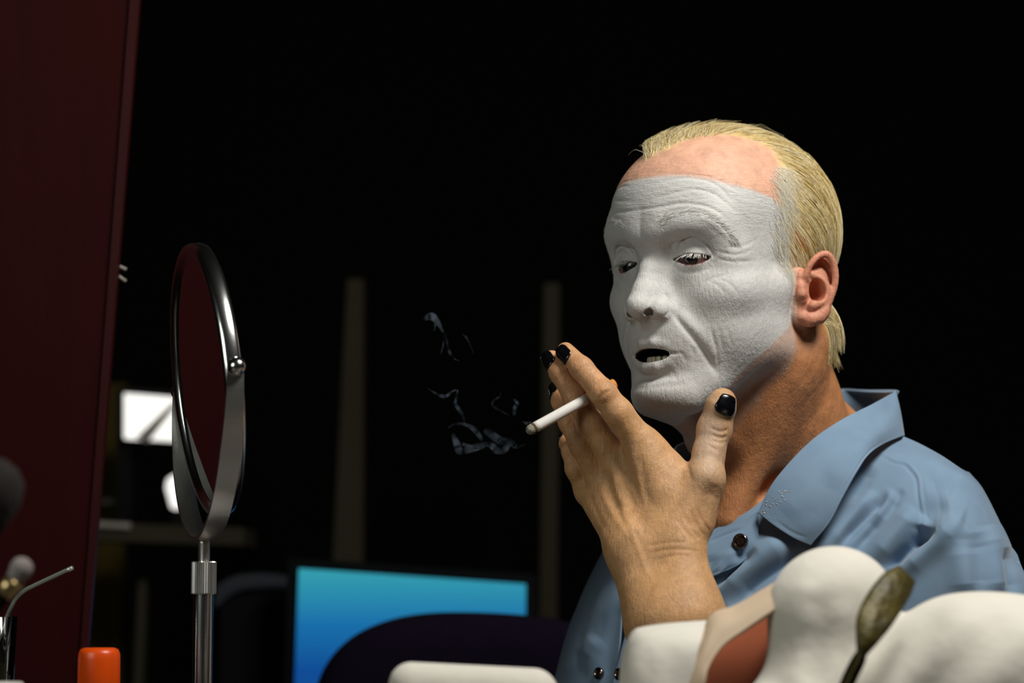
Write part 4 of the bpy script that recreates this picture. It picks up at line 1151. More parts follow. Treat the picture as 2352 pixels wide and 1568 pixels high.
for pix, rr, d in WISPS:
    k = 5 * len(pix); pp = crom(pix, k); rs = crom(np.array(rr, float)[:, None], k)[:, 0] * 0.25505 / FPX * d * 1.35
    ph = rng.uniform(0, 6)
    path = [P(x, y, d + 0.004 * math.sin(i * .5 + ph)) for i, (x, y) in enumerate(pp)]
    V, F = tube(path, np.maximum(rs, 0.0003), 10)
    VV += list(V); FF += [[q + o0 for q in f] for f in F]; o0 += len(V)
smoke = mesh_obj('cigarette_smoke', VV, FF, smoke_material())
tag(smoke, 'thin bluish smoke wisps drifting from the lit cigarette tip', 'smoke', kind='stuff')

# ------------------------------------------------------------------ room
def box(name, lo, hi, mat, parent=None, bevel=0.0):
    bm = bmesh.new(); bmesh.ops.create_cube(bm, size=1.0)
    lo = np.array(lo, float); hi = np.array(hi, float)
    for v in bm.verts: v.co = Vector((lo + hi) / 2 + np.array(v.co) * (hi - lo))
    if bevel: bmesh.ops.bevel(bm, geom=list(bm.edges), offset=bevel, segments=2, affect='EDGES', profile=0.6)
    me = bpy.data.meshes.new(name); bm.to_mesh(me); bm.free(); me.materials.append(mat)
    o = bpy.data.objects.new(name, me); COL.objects.link(o)
    if parent: o.parent = parent
    return o
M_WALL = noisy_mat('dark_wall', srgb(10, 10, 9), srgb(14, 13, 12), 3, 0.95, spec=0.1)
M_FLOOR = noisy_mat('dark_floor', srgb(16, 14, 13), srgb(22, 20, 18), 6, 0.9, spec=0.1)
box('floor', (-2.5, -1.2, -0.02), (2.5, 4.62, 0.0), M_FLOOR)['kind'] = 'structure'
box('wall_back', (-2.5, 4.6, 0), (2.5, 4.7, 2.7), M_WALL)['kind'] = 'structure'
box('wall_left', (-2.6, -1.2, 0), (-2.5, 4.7, 2.7), M_WALL)['kind'] = 'structure'
box('wall_right', (2.5, -1.2, 0), (2.6, 4.7, 2.7), M_WALL)['kind'] = 'structure'
box('ceiling', (-2.6, -1.2, 2.7), (2.6, 4.7, 2.8), M_WALL)['kind'] = 'structure'
def frame_prism(name, quad, d, thick, mat, parent=None):
    """board whose face has the four given pixel corners at depth d, thick metres deep"""
    A = [P(x, y, d) for x, y in quad]; Bk = [a + np.array([0, thick, 0]) for a in A]
    V = np.array(A + Bk); F = [[0, 1, 2, 3], [7, 6, 5, 4], [0, 4, 5, 1], [1, 5, 6, 2], [2, 6, 7, 3], [3, 7, 4, 0]]
    o = mesh_obj(name, V, F, mat, parent, smooth=False); return o
M_TRIM = noisy_mat('olive_trim', srgb(66, 62, 48), srgb(56, 52, 40), 8, 0.9, spec=0.1)
M_OLIVE = noisy_mat('olive_paint', srgb(70, 59, 18), srgb(62, 52, 16), 8, 0.9, spec=0.1)
for i, q in enumerate([[(798, 640), (834, 640), (832, 1680), (745, 1680)], [(1250, 650), (1285, 650), (1278, 1680), (1236, 1680)]]):
    tag(frame_prism('trim_%d' % (i + 1), q, 3.6, 0.05, M_TRIM), kind='structure')
tag(frame_prism('trim_3', [(225, 880), (290, 880), (272, 1680), (190, 1680)], 3.7, 0.04, M_OLIVE), kind='structure')
tag(frame_prism('trim_4', [(318, 1330), (336, 1330), (322, 1680), (302, 1680)], 3.5, 0.03, M_TRIM), kind='structure')

# maroon panel on the left
M_MAROON = noisy_mat('maroon_wood', srgb(50, 8, 7), srgb(40, 5, 5), 5, 0.6, stretch=(14, 14, 1), bump=0.0003, bscale=60, spec=0.08)
M_MAROON2 = noisy_mat('maroon_edge', srgb(56, 12, 11), srgb(46, 10, 9), 9, 0.5, spec=0.15)
panel = bpy.data.objects.new('wardrobe_panel', None); COL.objects.link(panel)
tag(panel, 'tall dark maroon wooden panel leaning at the left edge', 'panel')
frame_prism('board', [(-420, -140), (309, -140), (166, 1740), (-420, 1740)], 2.12, 0.008, M_MAROON, panel)
frame_prism('edge_strip', [(309, -140), (331, -140), (181, 1740), (166, 1740)], 2.117, 0.011, M_MAROON2, panel)

# lit objects far behind the mirror
def emit_mat(name, col, st):
    m, nt, b = new_mat(name); tc = N_(nt, 'ShaderNodeTexNoise'); tc.inputs['Scale'].default_value = 6
    r = N_(nt, 'ShaderNodeMapRange'); r.inputs[3].default_value = st * .9; r.inputs[4].default_value = st * 1.1
    nt.links.new(tc.outputs['Fac'], r.inputs[0]); nt.links.new(r.outputs[0], b.inputs['Emission Strength'])
    b.inputs['Emission Color'].default_value = col; b.inputs['Base Color'].default_value = (0.6, 0.6, 0.58, 1)
    return m
M_GLOW = emit_mat('lit_opal_glass', (1, 0.98, 0.92, 1), 1.1)
M_BLACK = noisy_mat('black_plastic', srgb(5, 5, 6), srgb(9, 9, 10), 20, 0.75, spec=0.15)
M_PALE = noisy_mat('pale_metal', srgb(170, 160, 150), srgb(150, 142, 134), 20, 0.5)
M_GREY = noisy_mat('dim_grey', srgb(46, 52, 60), srgb(36, 42, 50), 10, 0.8)
lb = bpy.data.objects.new('light_box', None); COL.objects.link(lb); tag(lb, 'bright white lit box panel crossed by a diagonal bar, behind the mirror', 'light box')
frame_prism('lit_panel', [(285, 903), (470, 918), (470, 1016), (285, 1006)], 3.44, 0.02, M_GLOW, lb)
frame_prism('diagonal_bar', [(395, 925), (412, 920), (338, 1016), (312, 1004)], 3.42, 0.008, M_PALE, lb)
frame_prism('housing', [(270, 890), (490, 905), (490, 1022), (270, 1013)], 3.465, 0.05, M_BLACK, lb)
_q = P(350, 1018, 3.48); box('foot', (_q[0] - .05, _q[1] - .01, P(350, 1204, 3.42)[2]), (_q[0] - .03, _q[1] + .03, _q[2] + .004), M_BLACK, lb)
lb2 = bpy.data.objects.new('lit_bulb', None); COL.objects.link(lb2); tag(lb2, 'small rounded white lit bulb low behind the mirror', 'bulb')
c = P(406, 1130, 3.47)
V, F = lathe(c, (0, 0, 1), [(0.0005, -0.026), (0.008, -0.022), (0.012, -0.008), (0.016, 0.006), (0.014, 0.018), (0.006, 0.024), (0.0005, 0.0245)]); mesh_obj('bulb_glass', V, F, M_GLOW, lb2)
_zb = P(406, 1206, 3.42)[2] - (c[2] - 0.026)
V, F = lathe(c - np.array([0, 0, 0.026]), (0, 0, 1), [(0.0005, _zb), (0.014, _zb), (0.008, _zb + .004), (0.009, 0.0), (0.0005, 0.002)]); mesh_obj('bulb_socket', V, F, M_BLACK, lb2)
sh = tag(frame_prism('wall_shelf', [(190, 1198), (560, 1212), (560, 1252), (190, 1240)], 3.4, 0.16, M_TRIM), 'dim olive shelf board running behind the mirror', 'shelf')
def rod(name, a, b, r, mat, label, cat, parent=None):
    V, F = tube([np.array(a) + (np.array(b) - np.array(a)) * t for t in np.linspace(0, 1, 6)], r, 14)
    o = mesh_obj(name, V, F, mat, parent); return tag(o, label, cat) if label else o
rod('metal_rod', P(190, 1150, 3.6955), P(262, 1152, 3.6955), 0.0048, M_PALE, 'short pale metal rod sticking out beside the maroon panel', 'rod')
rod('metal_rod', P(192, 1203, 3.395), P(300, 1209, 3.395), 0.0045, M_PALE, 'pale metal rod lying along the front of the shelf', 'rod')
rod('thin_stick', P(210, 582, 2.1301), P(290, 619, 2.1301), 0.0016, M_PALE, 'upper of two thin pale sticks beside the maroon panel', 'stick')
rod('thin_stick', P(210, 590, 2.1301), P(289, 646, 2.1301), 0.0016, M_PALE, 'lower of two thin pale sticks beside the maroon panel', 'stick')
# monitor
def screen_mat():
    m, nt, b = new_mat('screen'); L = nt.links.new
    tc = N_(nt, 'ShaderNodeTexCoord'); sp = N_(nt, 'ShaderNodeSeparateXYZ'); L(tc.outputs['Generated'], sp.inputs[0])
    cr = N_(nt, 'ShaderNodeValToRGB'); e = cr.color_ramp.elements
    e[0].position = 0.30; e[0].color = srgb(8, 76, 150); e[1].position = 0.97; e[1].color = srgb(50, 158, 176)
    k = e.new(0.62); k.color = srgb(20, 112, 172)
    L(sp.outputs['Z'], cr.inputs[0]); L(cr.outputs[0], b.inputs['Emission Color']); b.inputs['Emission Strength'].default_value = 0.95
    b.inputs['Base Color'].default_value = (0.01, 0.01, 0.01, 1); b.inputs['Roughness'].default_value = 0.3
    return m
mon = bpy.data.objects.new('monitor', None); COL.objects.link(mon); tag(mon, 'computer monitor glowing with a blue gradient behind the dark chair', 'monitor')
frame_prism('screen', [(686, 1305), (1208, 1341), (1206, 1640), (674, 1640)], 2.9, 0.006, screen_mat(), mon)
frame_prism('bezel', [(660, 1280), (1232, 1318), (1230, 1668), (650, 1668)], 2.907, 0.03, M_BLACK, mon)
_q = P(945, 1640, 2.945); box('monitor_stand', (_q[0] - .025, _q[1] - .01, P(950, 2290, 2.94)[2]), (_q[0] + .025, _q[1] + .02, _q[2] + .02), M_BLACK, mon)
m2 = bpy.data.objects.new('dark_monitor', None); COL.objects.link(m2); tag(m2, 'switched-off dark monitor left of the glowing blue one', 'monitor')
frame_prism('screen', [(510, 1352), (672, 1362), (664, 1660), (502, 1660)], 3.0, 0.03, M_BLACK, m2)
_q = P(585, 1640, 3.04); box('monitor_stand', (_q[0] - .015, _q[1] - .01, P(950, 2290, 2.94)[2]), (_q[0] + .015, _q[1] + .012, _q[2] + .02), M_BLACK, m2)
cl_ = sheet('draped_cloth', net([[(495, 1345, 3.02), (540, 1322, 3.03), (600, 1316, 3.03), (660, 1322, 3.03), (690, 1340, 3.02)], [(495, 1362, 2.992), (540, 1340, 2.992), (600, 1332, 2.992), (660, 1336, 2.992), (690, 1352, 2.992)], [(490, 1400, 2.992), (540, 1362, 2.992), (600, 1352, 2.992), (660, 1354, 2.992), (694, 1372, 2.992)]], 40, 20), 0.003, M_GREY)
tag(cl_, 'dim grey-blue cloth draped over the switched-off monitor', 'cloth')
# chair
M_CHAIR = noisy_mat('dark_purple_fabric', srgb(15, 8, 22), srgb(20, 11, 28), 60, 0.95, bump=0.0004, bscale=900, spec=0.1)
chair = bpy.data.objects.new('office_chair', None); COL.objects.link(chair); tag(chair, 'dark purple office chair with a rounded backrest before the glowing monitor', 'chair')
out = [(712, 1640), (722, 1575), (755, 1510), (812, 1458), (890, 1424), (980, 1408), (1090, 1406), (1200, 1412), (1290, 1424), (1350, 1450), (1390, 1520), (1400, 1640), (1390, 1900), (1330, 2010), (1060, 2030), (790, 2010), (722, 1900)]
loop = crom(out + [out[0]], 90)[:-1]; cen = loop.mean(0)
rings = []
for sc_, dd in ((0.001, 0.0), (0.6, 0.0), (0.88, 0.006), (0.965, 0.016), (1.0, 0.034), (0.985, 0.052), (0.93, 0.064), (0.6, 0.07), (0.001, 0.07)):
    rings.append([P(*(cen + (q - cen) * sc_), 2.50) + np.array([0, dd, 0]) for q in loop])
V = np.array(rings).reshape(-1, 3); n = len(loop)
F = np.array([[i * n + j, i * n + (j + 1) % n, (i + 1) * n + (j + 1) % n, (i + 1) * n + j] for i in range(len(rings) - 1) for j in range(n)])
mesh_obj('backrest', V, F, M_CHAIR, chair)
cb = P(1060, 1980, 2.56); cb[1] = 2.62
box('seat', (cb[0] - .25, 2.05, .42), (cb[0] + .25, 2.5, .50), M_CHAIR, chair, .03)
box('back_support', (cb[0] - .03, 2.50, .40), (cb[0] + .03, 2.60, .60), M_BLACK, chair, .01)
V, F = lathe(np.array([cb[0], 2.3, 0.07]), (0, 0, 1), [(0.0005, 0), (.03, 0), (.03, .2), (.022, .21), (.022, .35), (.0005, .35)]); mesh_obj('gas_lift', V, F, M_BLACK, chair)
for i in range(5):
    a = i * 2 * math.pi / 5 + .3
    V, F = tube([np.array([cb[0], 2.3, .09]) + np.array([math.cos(a), math.sin(a), 0]) * r + np.array([0, 0, -.03 * r / .3]) for r in (0.02, .1, .2, .3)], [.022, .02, .017, .014], 10)
    leg = mesh_obj('leg', V, F, M_BLACK, chair)
    V, F = lathe(np.array([cb[0] + math.cos(a) * .3, 2.3 + math.sin(a) * .3, .03]), (-math.sin(a), math.cos(a), 0), [(.0005, -.015), (.026, -.013), (.03, 0), (.026, .013), (.0005, .015)], 16); mesh_obj('caster', V, F, M_BLACK, leg)

# desk for the monitors
M_DESK = noisy_mat('dark_desk', srgb(14, 12, 11), srgb(20, 17, 15), 8, 0.7)
desk = bpy.data.objects.new('computer_desk', None); COL.objects.link(desk); tag(desk, 'dark desk under the two monitors at the back', 'desk')
dz = P(950, 2290, 2.94)[2]
box('desktop', (-1.0, 2.66, dz - .03), (0.35, 3.3, dz), M_DESK, desk, .004)
for x in (-.95, .27):
    for y in (2.70, 3.22): box('leg', (x, y, 0), (x + .05, y + .05, dz - .03), M_DESK, desk)

# dressing table
M_TABLE = noisy_mat('table_laminate', srgb(60, 52, 46), srgb(70, 62, 54), 6, 0.5)
tz = 0.74
table = bpy.data.objects.new('dressing_table', None); COL.objects.link(table); tag(table, 'dressing table below the frame carrying mirror and make-up', 'table')
box('tabletop', (-0.75, 1.0, tz - .03), (0.62, 1.86, tz), M_TABLE, table, .004)
for x in (-.72, .54):
    for y in (1.04, 1.78): box('leg', (x, y, 0), (x + .05, y + .05, tz - .03), M_TABLE, table)

# stool the man sits on (below the picture)
# ------------------------------------------------------------------ make-up mirror
def chrome(name, c, rough):
    return noisy_mat(name, c, tuple(v * .85 for v in c[:3]) + (1,), 120, rough, metal=1.0, bump=0.00003, bscale=260)
M_CHROME = chrome('chrome', (0.80, 0.80, 0.79, 1), 0.20)
M_WORN = chrome('worn_chrome', (0.66, 0.65, 0.61, 1), 0.36)
M_GLASS = noisy_mat('mirror_glass', (0.9, 0.9, 0.9, 1), (0.87, 0.87, 0.88, 1), 10, 0.015, metal=1.0)
DM = 1.80; MS = DM / 1.72
MC = P(474, 872, DM); MR = 0.0975 * MS
al = math.radians(18.0)
piv = np.array([math.sin(al), -math.cos(al), 0.0])          # towards the near pivot
fn0 = np.array([-math.cos(al), -math.sin(al), 0.0])         # face normal before tilting
tilt = math.radians(7.0)
upm = np.array([0, 0, 1.0])
fn = fn0 * math.cos(tilt) + upm * math.sin(tilt) * -1.0     # top leans to the picture's left
um = np.cross(fn, piv); um = um if um[2] > 0 else -um
mir = bpy.data.objects.new('makeup_mirror', None); COL.objects.link(mir)
tag(mir, 'round chrome make-up mirror tilting in a U-shaped stand', 'mirror')
def mlathe(prof, n=96):
    V, F = [], []
    for r, z in prof:
        for j in range(n):
            a = 2 * math.pi * j / n; V.append(MC + fn * z + r * (math.cos(a) * piv + math.sin(a) * um))
    k = len(prof)
    F = [[i * n + j, i * n + (j + 1) % n, (i + 1) * n + (j + 1) % n, (i + 1) * n + j] for i in range(k - 1) for j in range(n)]
    return np.array(V), np.array(F)
h = 0.0068 * MS
V, F = mlathe([(MR - .010, h - .0035), (MR - .0085, h - .001), (MR - .004, h), (MR - .0012, h - .0012), (MR, h - .004), (MR, -h + .004), (MR - .0012, -h + .0012), (MR - .004, -h), (MR - .0085, -h + .001), (MR - .010, -h + .0035)])
mesh_obj('rim', V, F, M_CHROME, mir)
V, F = mlathe([(0.00001, h - .0035), (MR - .05, h - .0035), (MR - .0095, h - .0035)]); mesh_obj('glass', V, F, M_GLASS, mir)
V, F = mlathe([(0.00001, -h + .0035), (MR - .05, -h + .0035), (MR - .0095, -h + .0035)]); mesh_obj('glass', V, F, M_GLASS, mir)
# yoke: flat band below the pivots
yv = []; K = 72; ax_a, ax_b = MR + 0.0065, 0.1125 * MS
band, th = 0.0075, 0.0015
for i in range(K + 1):
    a = math.pi + math.pi * i / K
    c, s_ = math.cos(a), math.sin(a)
    pos = MC + piv * (-c) * ax_a + upm * s_ * ax_b
    nrm = piv * (-c) / ax_a + upm * s_ / ax_b; nrm /= np.linalg.norm(nrm)
    bw = band * (0.75 + 0.25 * min(1, 6 * min(i, K - i) / K))
    for db, dt in ((-1, -1), (1, -1), (1, 1), (-1, 1)):
        yv.append(pos + fn0 * bw * db + nrm * th * dt)
F = [[i * 4 + j, i * 4 + (j + 1) % 4, (i + 1) * 4 + (j + 1) % 4, (i + 1) * 4 + j] for i in range(K) for j in range(4)] + [[0, 1, 2, 3], [K * 4 + 3, K * 4 + 2, K * 4 + 1, K * 4]]
yo = mesh_obj('yoke', yv, F, M_WORN, mir, smooth=False)
for sg in (1, -1):
    c = MC + piv * sg * (MR + .005)
    V, F = lathe(c, piv * sg, [(.0005, -.003), (.0035, -.003), (.0038, .001), (.0062, .0025), (.0068, .006), (.0055, .0095), (.0028, .0115), (.0004, .0118)], 24); mesh_obj('pivot_knob', V, F, M_CHROME, mir)
sb_ = MC - upm * ax_b
def vz(px, py): return P(px, py, DM)[2]
zA, zB, zC = vz(468, 1292), vz(468, 1362), tz
V, F = lathe(np.array([sb_[0], sb_[1], 0]), (0, 0, 1), [(.0004, sb_[2] + .001), (.0055, sb_[2] + .0005), (.0046, sb_[2] - .004), (.0044, zA - .001)], 28); mesh_obj('neck', V, F, M_WORN, mir)
# knurled collar
n = 72; V = []; prof = [(0.004, zA + .0008), (.0084, zA + .0008), (.0089, zA), (.0089, zB), (.0084, zB - .0008), (.004, zB - .0008)]
for r, z in prof:
    for j in range(n):
        rr = r + (0.0005 if j % 2 else 0) * (1 if r > .008 else 0)
        V.append([sb_[0] + rr * math.cos(2 * math.pi * j / n), sb_[1] + rr * math.sin(2 * math.pi * j / n), z])
F = [[i * n + j, i * n + (j + 1) % n, (i + 1) * n + (j + 1) % n, (i + 1) * n + j] for i in range(len(prof) - 1) for j in range(n)]
mesh_obj('knurled_collar', V, F, M_WORN, mir, smooth=False)
V, F = lathe(np.array([sb_[0], sb_[1], 0]), (0, 0, 1), [(.0075, zB), (.0077, zC + .01)], 32); mesh_obj('tube', V, F, M_CHROME, mir)
V, F = lathe(np.array([sb_[0], sb_[1], 0]), (0, 0, 1), [(.0074, zC + .016), (.02, zC + .012), (.052, zC + .006), (.055, zC + .003), (.055, zC), (.0004, zC)], 48); mesh_obj('base', V, F, M_CHROME, mir)

# ------------------------------------------------------------------ things on the table
M_ORANGE = noisy_mat('orange_plastic', srgb(236, 84, 4), srgb(228, 76, 2), 30, 0.35)
M_WHITEP = noisy_mat('white_plastic', srgb(225, 222, 214), srgb(212, 208, 200), 30, 0.4)
oc = P(228, 1487, 1.70); orx = 48 / FPX * 1.70
ob = bpy.data.objects.new('spray_bottle', None); COL.objects.link(ob); ob.location = (0, 0, 0)
tag(ob, 'slim bottle with a bright orange cap below the maroon panel', 'bottle')
cz = oc[2]; b0 = np.array([oc[0], oc[1], 0])
V, F = lathe(b0, (0, 0, 1), [(.0004, cz), (orx * .72, cz), (orx * .9, cz - .0012), (orx * .985, cz - .004), (orx, cz - .008), (orx * 1.02, cz - .05), (orx * .98, cz - .0505), (.0004, cz - .0505)], 48); mesh_obj('cap', V, F, M_ORANGE, ob)
V, F = lathe(b0, (0, 0, 1), [(.0004, cz - .049), (orx * 1.0, cz - .0495), (orx * 1.1, cz - .056), (orx * 1.12, tz + .004), (orx * 1.05, tz), (.0004, tz)], 48); mesh_obj('bottle_body', V, F, M_WHITEP, ob)
# glass of pale drink with a bent straw
def glass_mat(name, c, rough=0.02):
    m, nt, b = new_mat(name); b.inputs['Base Color'].default_value = c; b.inputs['Transmission Weight'].default_value = 1.0
    n = N_(nt, 'ShaderNodeTexNoise'); n.inputs['Scale'].default_value = 60
    r = N_(nt, 'ShaderNodeMapRange'); r.inputs[3].default_value = rough; r.inputs[4].default_value = rough + .03
    nt.links.new(n.outputs['Fac'], r.inputs[0]); nt.links.new(r.outputs[0], b.inputs['Roughness']); b.inputs['IOR'].default_value = 1.4
    return m
M_GL = glass_mat('drinking_glass', (0.93, 0.90, 0.92, 1)); M_LIQ = noisy_mat('pale_green_drink', srgb(126, 124, 66), srgb(110, 108, 58), 20, 0.3)
gd = 1.76; gx, gtop = -18, P(-18, 1414, gd)
gR = 58 / FPX * gd; gz = gtop[2]; g0 = np.array([gtop[0], gtop[1], 0])
gl = bpy.data.objects.new('drinking_glass', None); COL.objects.link(gl); tag(gl, 'glass tumbler of pale green drink at the lower left edge', 'glass')
rb_ = gR * .62
V, F = lathe(g0, (0, 0, 1), [(.0004, tz + .006), (rb_ * .95, tz + .006), (gR - .0022, gz - .0006), (gR - .001, gz), (gR, gz - .0008), (rb_ * 1.03, tz + .002), (rb_, tz), (.0004, tz)], 48); mesh_obj('tumbler', V, F, M_GL, gl)
lz = P(0, 1500, gd)[2]; lr = rb_ * .95 + (gR - .0022 - rb_ * .95) * (lz - tz - .006) / (gz - tz) - .0006
V, F = lathe(g0, (0, 0, 1), [(.0004, tz + .0075), (rb_ * .92, tz + .0075), (lr, lz), (.0004, lz)], 40); mesh_obj('drink', V, F, M_LIQ, gl)
M_STRAW = noisy_mat('steel_straw', srgb(214, 222, 206), srgb(190, 200, 186), 40, 0.25, metal=0.6)
sp_ = crom([P(-40, 1535, gd), P(-12, 1470, gd), P(14, 1420, gd), P(27, 1392, gd - .005), P(38, 1374, gd - .008), P(56, 1357, gd - .012), P(80, 1344, gd - .016), P(166, 1304, gd - .03)], 60)
V, F = tube(sp_, 0.0016, 16); st = mesh_obj('drinking_straw', V, F, M_STRAW); tag(st, 'bent shiny straw standing in the glass of drink', 'straw')
# blurred make-up brushes close to the lens
M_BRIST = noisy_mat('brown_bristles', srgb(34, 25, 20), srgb(22, 16, 13), 200, 0.9, stretch=(1, 1, .1), bump=0.002, bscale=300)
M_BRIST2 = noisy_mat('pale_bristles', srgb(150, 140, 134), srgb(120, 110, 106), 200, 0.9, bump=0.001, bscale=300)
M_FERR = noisy_mat('brass_ferrule', srgb(196, 170, 122), srgb(176, 150, 104), 60, 0.3, metal=0.9)
def brush(name, tip, base, foot, rt, rb2, label, mt):
    b = bpy.data.objects.new(name, None); COL.objects.link(b); tag(b, label, 'brush')
    tip, base, foot = map(np.array, (tip, base, foot)); ax = base - tip; L = np.linalg.norm(ax)
    ts = [0, .06, .2, .45, .75, 1.0]; rr = [rt * .15, rt * .55, rt * .9, rt, rt * .8, rb2]
    V, F = tube([tip + ax * t for t in ts], rr, 24); mesh_obj('bristles', V, F, mt, b)
    d = (foot - base) / np.linalg.norm(foot - base)
    V, F = tube([base - d * .002, base + d * .004, base + d * .007, base + d * .009], [rb2 * 1.02, rb2 * 1.05, rb2 * .9, rb2 * .7], 24); mesh_obj('ferrule', V, F, M_FERR, b)
    V, F = tube([base + d * .008, base + d * .05, base + d * .1, foot], [rb2 * .7, rb2 * .8, rb2 * .6, rb2 * .3], 20); mesh_obj('handle', V, F, M_BLACK, b)
bd = 1.30
def foot(px, d):
    q = P(px, 1568, d); return np.array([q[0], q[1], tz])
brush('powder_brush', P(8, 1055, bd), P(-60, 1240, bd), foot(-478, bd), .017, .009, 'large dark soft powder brush at the left edge', M_BRIST)
brush('shadow_brush', P(62, 1282, 1.38), P(30, 1338, 1.38), foot(-535, 1.38), .0066, .0058, 'small pale-tipped brush beside the straw', M_BRIST2)
bx = P(30, 1563, 1.5)
jar = bpy.data.objects.new('cream_jar', None); COL.objects.link(jar); tag(jar, 'squat white jar lid peeking in at the bottom left corner', 'jar')
j0 = np.array([P(10, 1563, 1.5)[0], 1.49, 0]); jz = P(10, 1563, 1.5)[2]
V, F = lathe(j0, (0, 0, 1), [(.0004, jz), (.0155, jz), (.0165, jz - .001), (.0165, jz - .02), (.0004, jz - .02)], 40); mesh_obj('lid', V, F, M_WHITEP, jar)
V, F = lathe(j0, (0, 0, 1), [(.0004, jz - .019), (.015, jz - .0195), (.016, jz - .024), (.018, tz + .003), (.017, tz), (.0004, tz)], 40); mesh_obj('jar_body', V, F, M_WHITEP, jar)

# ------------------------------------------------------------------ white garment in the foreground
M_WHITE = noisy_mat('white_cotton', srgb(230, 225, 213), srgb(218, 211, 197), 12, 0.85, bump=0.003, bscale=22, sheen=0.2, spec=0.2)
M_TERRA = noisy_mat('terracotta_lining', srgb(176, 92, 58), srgb(160, 80, 48), 20, 0.8)
M_TAN = noisy_mat('tan_facing', srgb(206, 184, 156), srgb(194, 170, 142), 20, 0.7)
M_GOLD = noisy_mat('green_gold_braid', srgb(104, 90, 20), srgb(12, 12, 9), 55, 0.5, bump=0.002, bscale=160, metal=0.2)
def Wd(px, py, d): return P(px, py, d) * 1000
def seg(p, q, d, r1, r2): return lambda X: cap(X, Wd(*p, d), Wd(*q, d), r1, r2)
FD = 1.50
def coat_f(X):
    s = FD / FPX * 1000      # mm per pixel at that depth
    e = cap(X, Wd(1925, 1395, FD + .03), Wd(1905, 1600, FD + .02), 120 * s, 128 * s)
    e = smin(e, ell(X, Wd(1910, 1385, FD + .03), (132 * s, 100 * s, 120 * s)), 20)
    e = smin(e, cap(X, Wd(1865, 1420, FD + .02), Wd(1850, 1640, FD + .02), 72 * s, 88 * s), 25)
    e = smin(e, ell(X, Wd(2230, 1590, FD), (240 * s, 190 * s, 228 * s)), 14)
    e = smin(e, ell(X, Wd(2420, 1560, FD), (220 * s, 170 * s, 170 * s)), 30)
    e = smin(e, ell(X, Wd(2000, 1760, FD), (420 * s, 160 * s, 210 * s)), 30)
    for a, b, w, h in (((2150, 1440), (1960, 1600), 11, -3), ((2230, 1430), (2060, 1600), 13, 2.5), ((2290, 1450), (2130, 1600), 12, -2), ((2370, 1460), (2210, 1620), 14, 2.5), ((1850, 1345), (1990, 1330), 7, 3.0), ((1830, 1330), (1800, 1560), 9, -4), ((1875, 1360), (1850, 1560), 9, 3), ((1915, 1400), (1890, 1560), 8, -3.5), ((1960, 1420), (1920, 1600), 9, 2.5)):
        pa, pb = Wd(*a, FD - .06), Wd(*b, FD - .06)
        dl = cap(X * np.array([1, .15, 1], np.float32), pa * [1, .15, 1], pb * [1, .15, 1], 0, 0)
        e = e - h * np.exp(-(dl / w) ** 2)
    return e
lo_ = Wd(1700, 1640, 1.40); 
V, Q = sdf_mesh(coat_f, np.array([P(1480, 1500, 1.5)[0] * 1000, 1330, P(1700, 1720, 1.5)[2] * 1000]), np.array([P(2600, 1500, 1.5)[0] * 1000, 1640, P(1700, 1220, 1.5)[2] * 1000]), 2.4, 4, lip=1.8)
coat = mesh_obj('costume_jacket', V / 1000, Q, M_WHITE)
tag(coat, 'crumpled white cotton costume garment heaped in the right foreground', 'garment')
# tan facing with terracotta lining, and the white tongue left of it
fac = [
    [(1850, 1295, 1.54), (1855, 1320, 1.525), (1858, 1345, 1.515)],
    [(1755, 1350, 1.535), (1765, 1375, 1.52), (1772, 1402, 1.512)],
    [(1690, 1388, 1.53), (1700, 1415, 1.515), (1708, 1446, 1.508)],
    [(1632, 1412, 1.525), (1645, 1440, 1.51), (1662, 1480, 1.503)],
    [(1600, 1490, 1.515), (1612, 1500, 1.50), (1632, 1522, 1.496)],
    [(1565, 1568, 1.505), (1585, 1568, 1.495), (1614, 1572, 1.49)],
    [(1535, 1690, 1.505), (1560, 1690, 1.49), (1595, 1690, 1.49)],
]
sheet('facing', net(fac, 40, 50), 0.003, M_TAN, coat)
ter = [
    [(1560, 1480, 1.60), (1680, 1420, 1.60), (1800, 1360, 1.58)],
    [(1570, 1560, 1.60), (1680, 1500, 1.58), (1820, 1440, 1.555)],
    [(1580, 1640, 1.60), (1690, 1600, 1.57), (1830, 1540, 1.54)],
    [(1590, 1720, 1.60), (1690, 1720, 1.57), (1820, 1700, 1.54)],
]
sheet('lining', net(ter, 30, 30), 0.003, M_TERRA, coat)
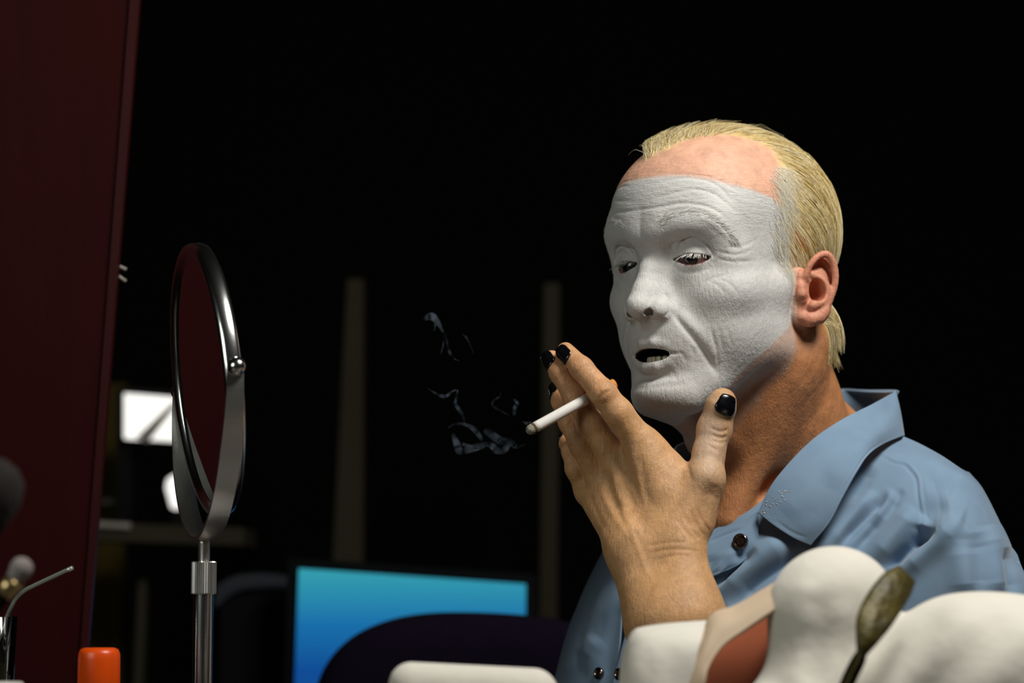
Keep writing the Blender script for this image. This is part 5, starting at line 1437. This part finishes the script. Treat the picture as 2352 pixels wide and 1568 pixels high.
ton = [
    [(1438, 1475, 1.545), (1452, 1450, 1.535), (1475, 1439, 1.53), (1540, 1430, 1.53), (1622, 1424, 1.53)],
    [(1428, 1510, 1.535), (1450, 1480, 1.520), (1485, 1465, 1.513), (1545, 1455, 1.513), (1615, 1450, 1.515)],
    [(1422, 1570, 1.525), (1450, 1545, 1.506), (1500, 1530, 1.50), (1550, 1520, 1.50), (1600, 1505, 1.50)],
    [(1420, 1680, 1.52), (1450, 1680, 1.50), (1500, 1680, 1.49), (1540, 1680, 1.49), (1570, 1680, 1.49)],
]
to = sheet('lapel', net(ton, 60, 50), 0.006, M_WHITE, coat)
# braid strap lying between the two folds
strap = [(2085, 1316, 1.475), (2062, 1340, 1.462), (2030, 1385, 1.448), (2005, 1430, 1.436), (1990, 1470, 1.43), (1975, 1510, 1.43), (1955, 1550, 1.43), (1930, 1610, 1.43)]
wid = [26, 40, 44, 40, 26, 10, 8, 8]
L_ = crom(strap, 40); W_ = crom(np.array(wid, float)[:, None], 40)[:, 0]
rows = []
for i in range(40):
    t = L_[min(i + 1, 39)] - L_[max(i - 1, 0)]; nn = np.array([-t[1], t[0]]) / (np.hypot(t[0], t[1]) + 1e-9)
    rows.append([P(L_[i, 0] + nn[0] * W_[i] * u, L_[i, 1] + nn[1] * W_[i] * u, L_[i, 2] - .004 * (1 - u * u)) for u in np.linspace(-1, 1, 9)])
strap_o = sheet('braid_badge', np.array(rows), 0.006, M_GOLD, coat); strap_o['label'] = 'dark green and gold braided badge with a thin cord'
# second white piece at the bottom
def pad_f(X):
    s = FD / FPX * 1000
    return ell(X, Wd(1090, 1600, FD), (205 * s, 60, 84 * s)) if False else smin(cap(X, Wd(945, 1572, FD), Wd(1225, 1590, FD), 52 * s, 56 * s), cap(X, Wd(960, 1640, FD), Wd(1225, 1650, FD), 66 * s, 70 * s), 10)
V, Q = sdf_mesh(pad_f, np.array([P(820, 1600, 1.5)[0] * 1000, 1420, P(900, 1760, 1.5)[2] * 1000]), np.array([P(1360, 1600, 1.5)[0] * 1000, 1560, P(900, 1480, 1.5)[2] * 1000]), 2.2, 4)
cuff = mesh_obj('white_cuff', V / 1000, Q, M_WHITE); tag(cuff, 'rolled white cloth cuff lying at the bottom centre', 'cloth')
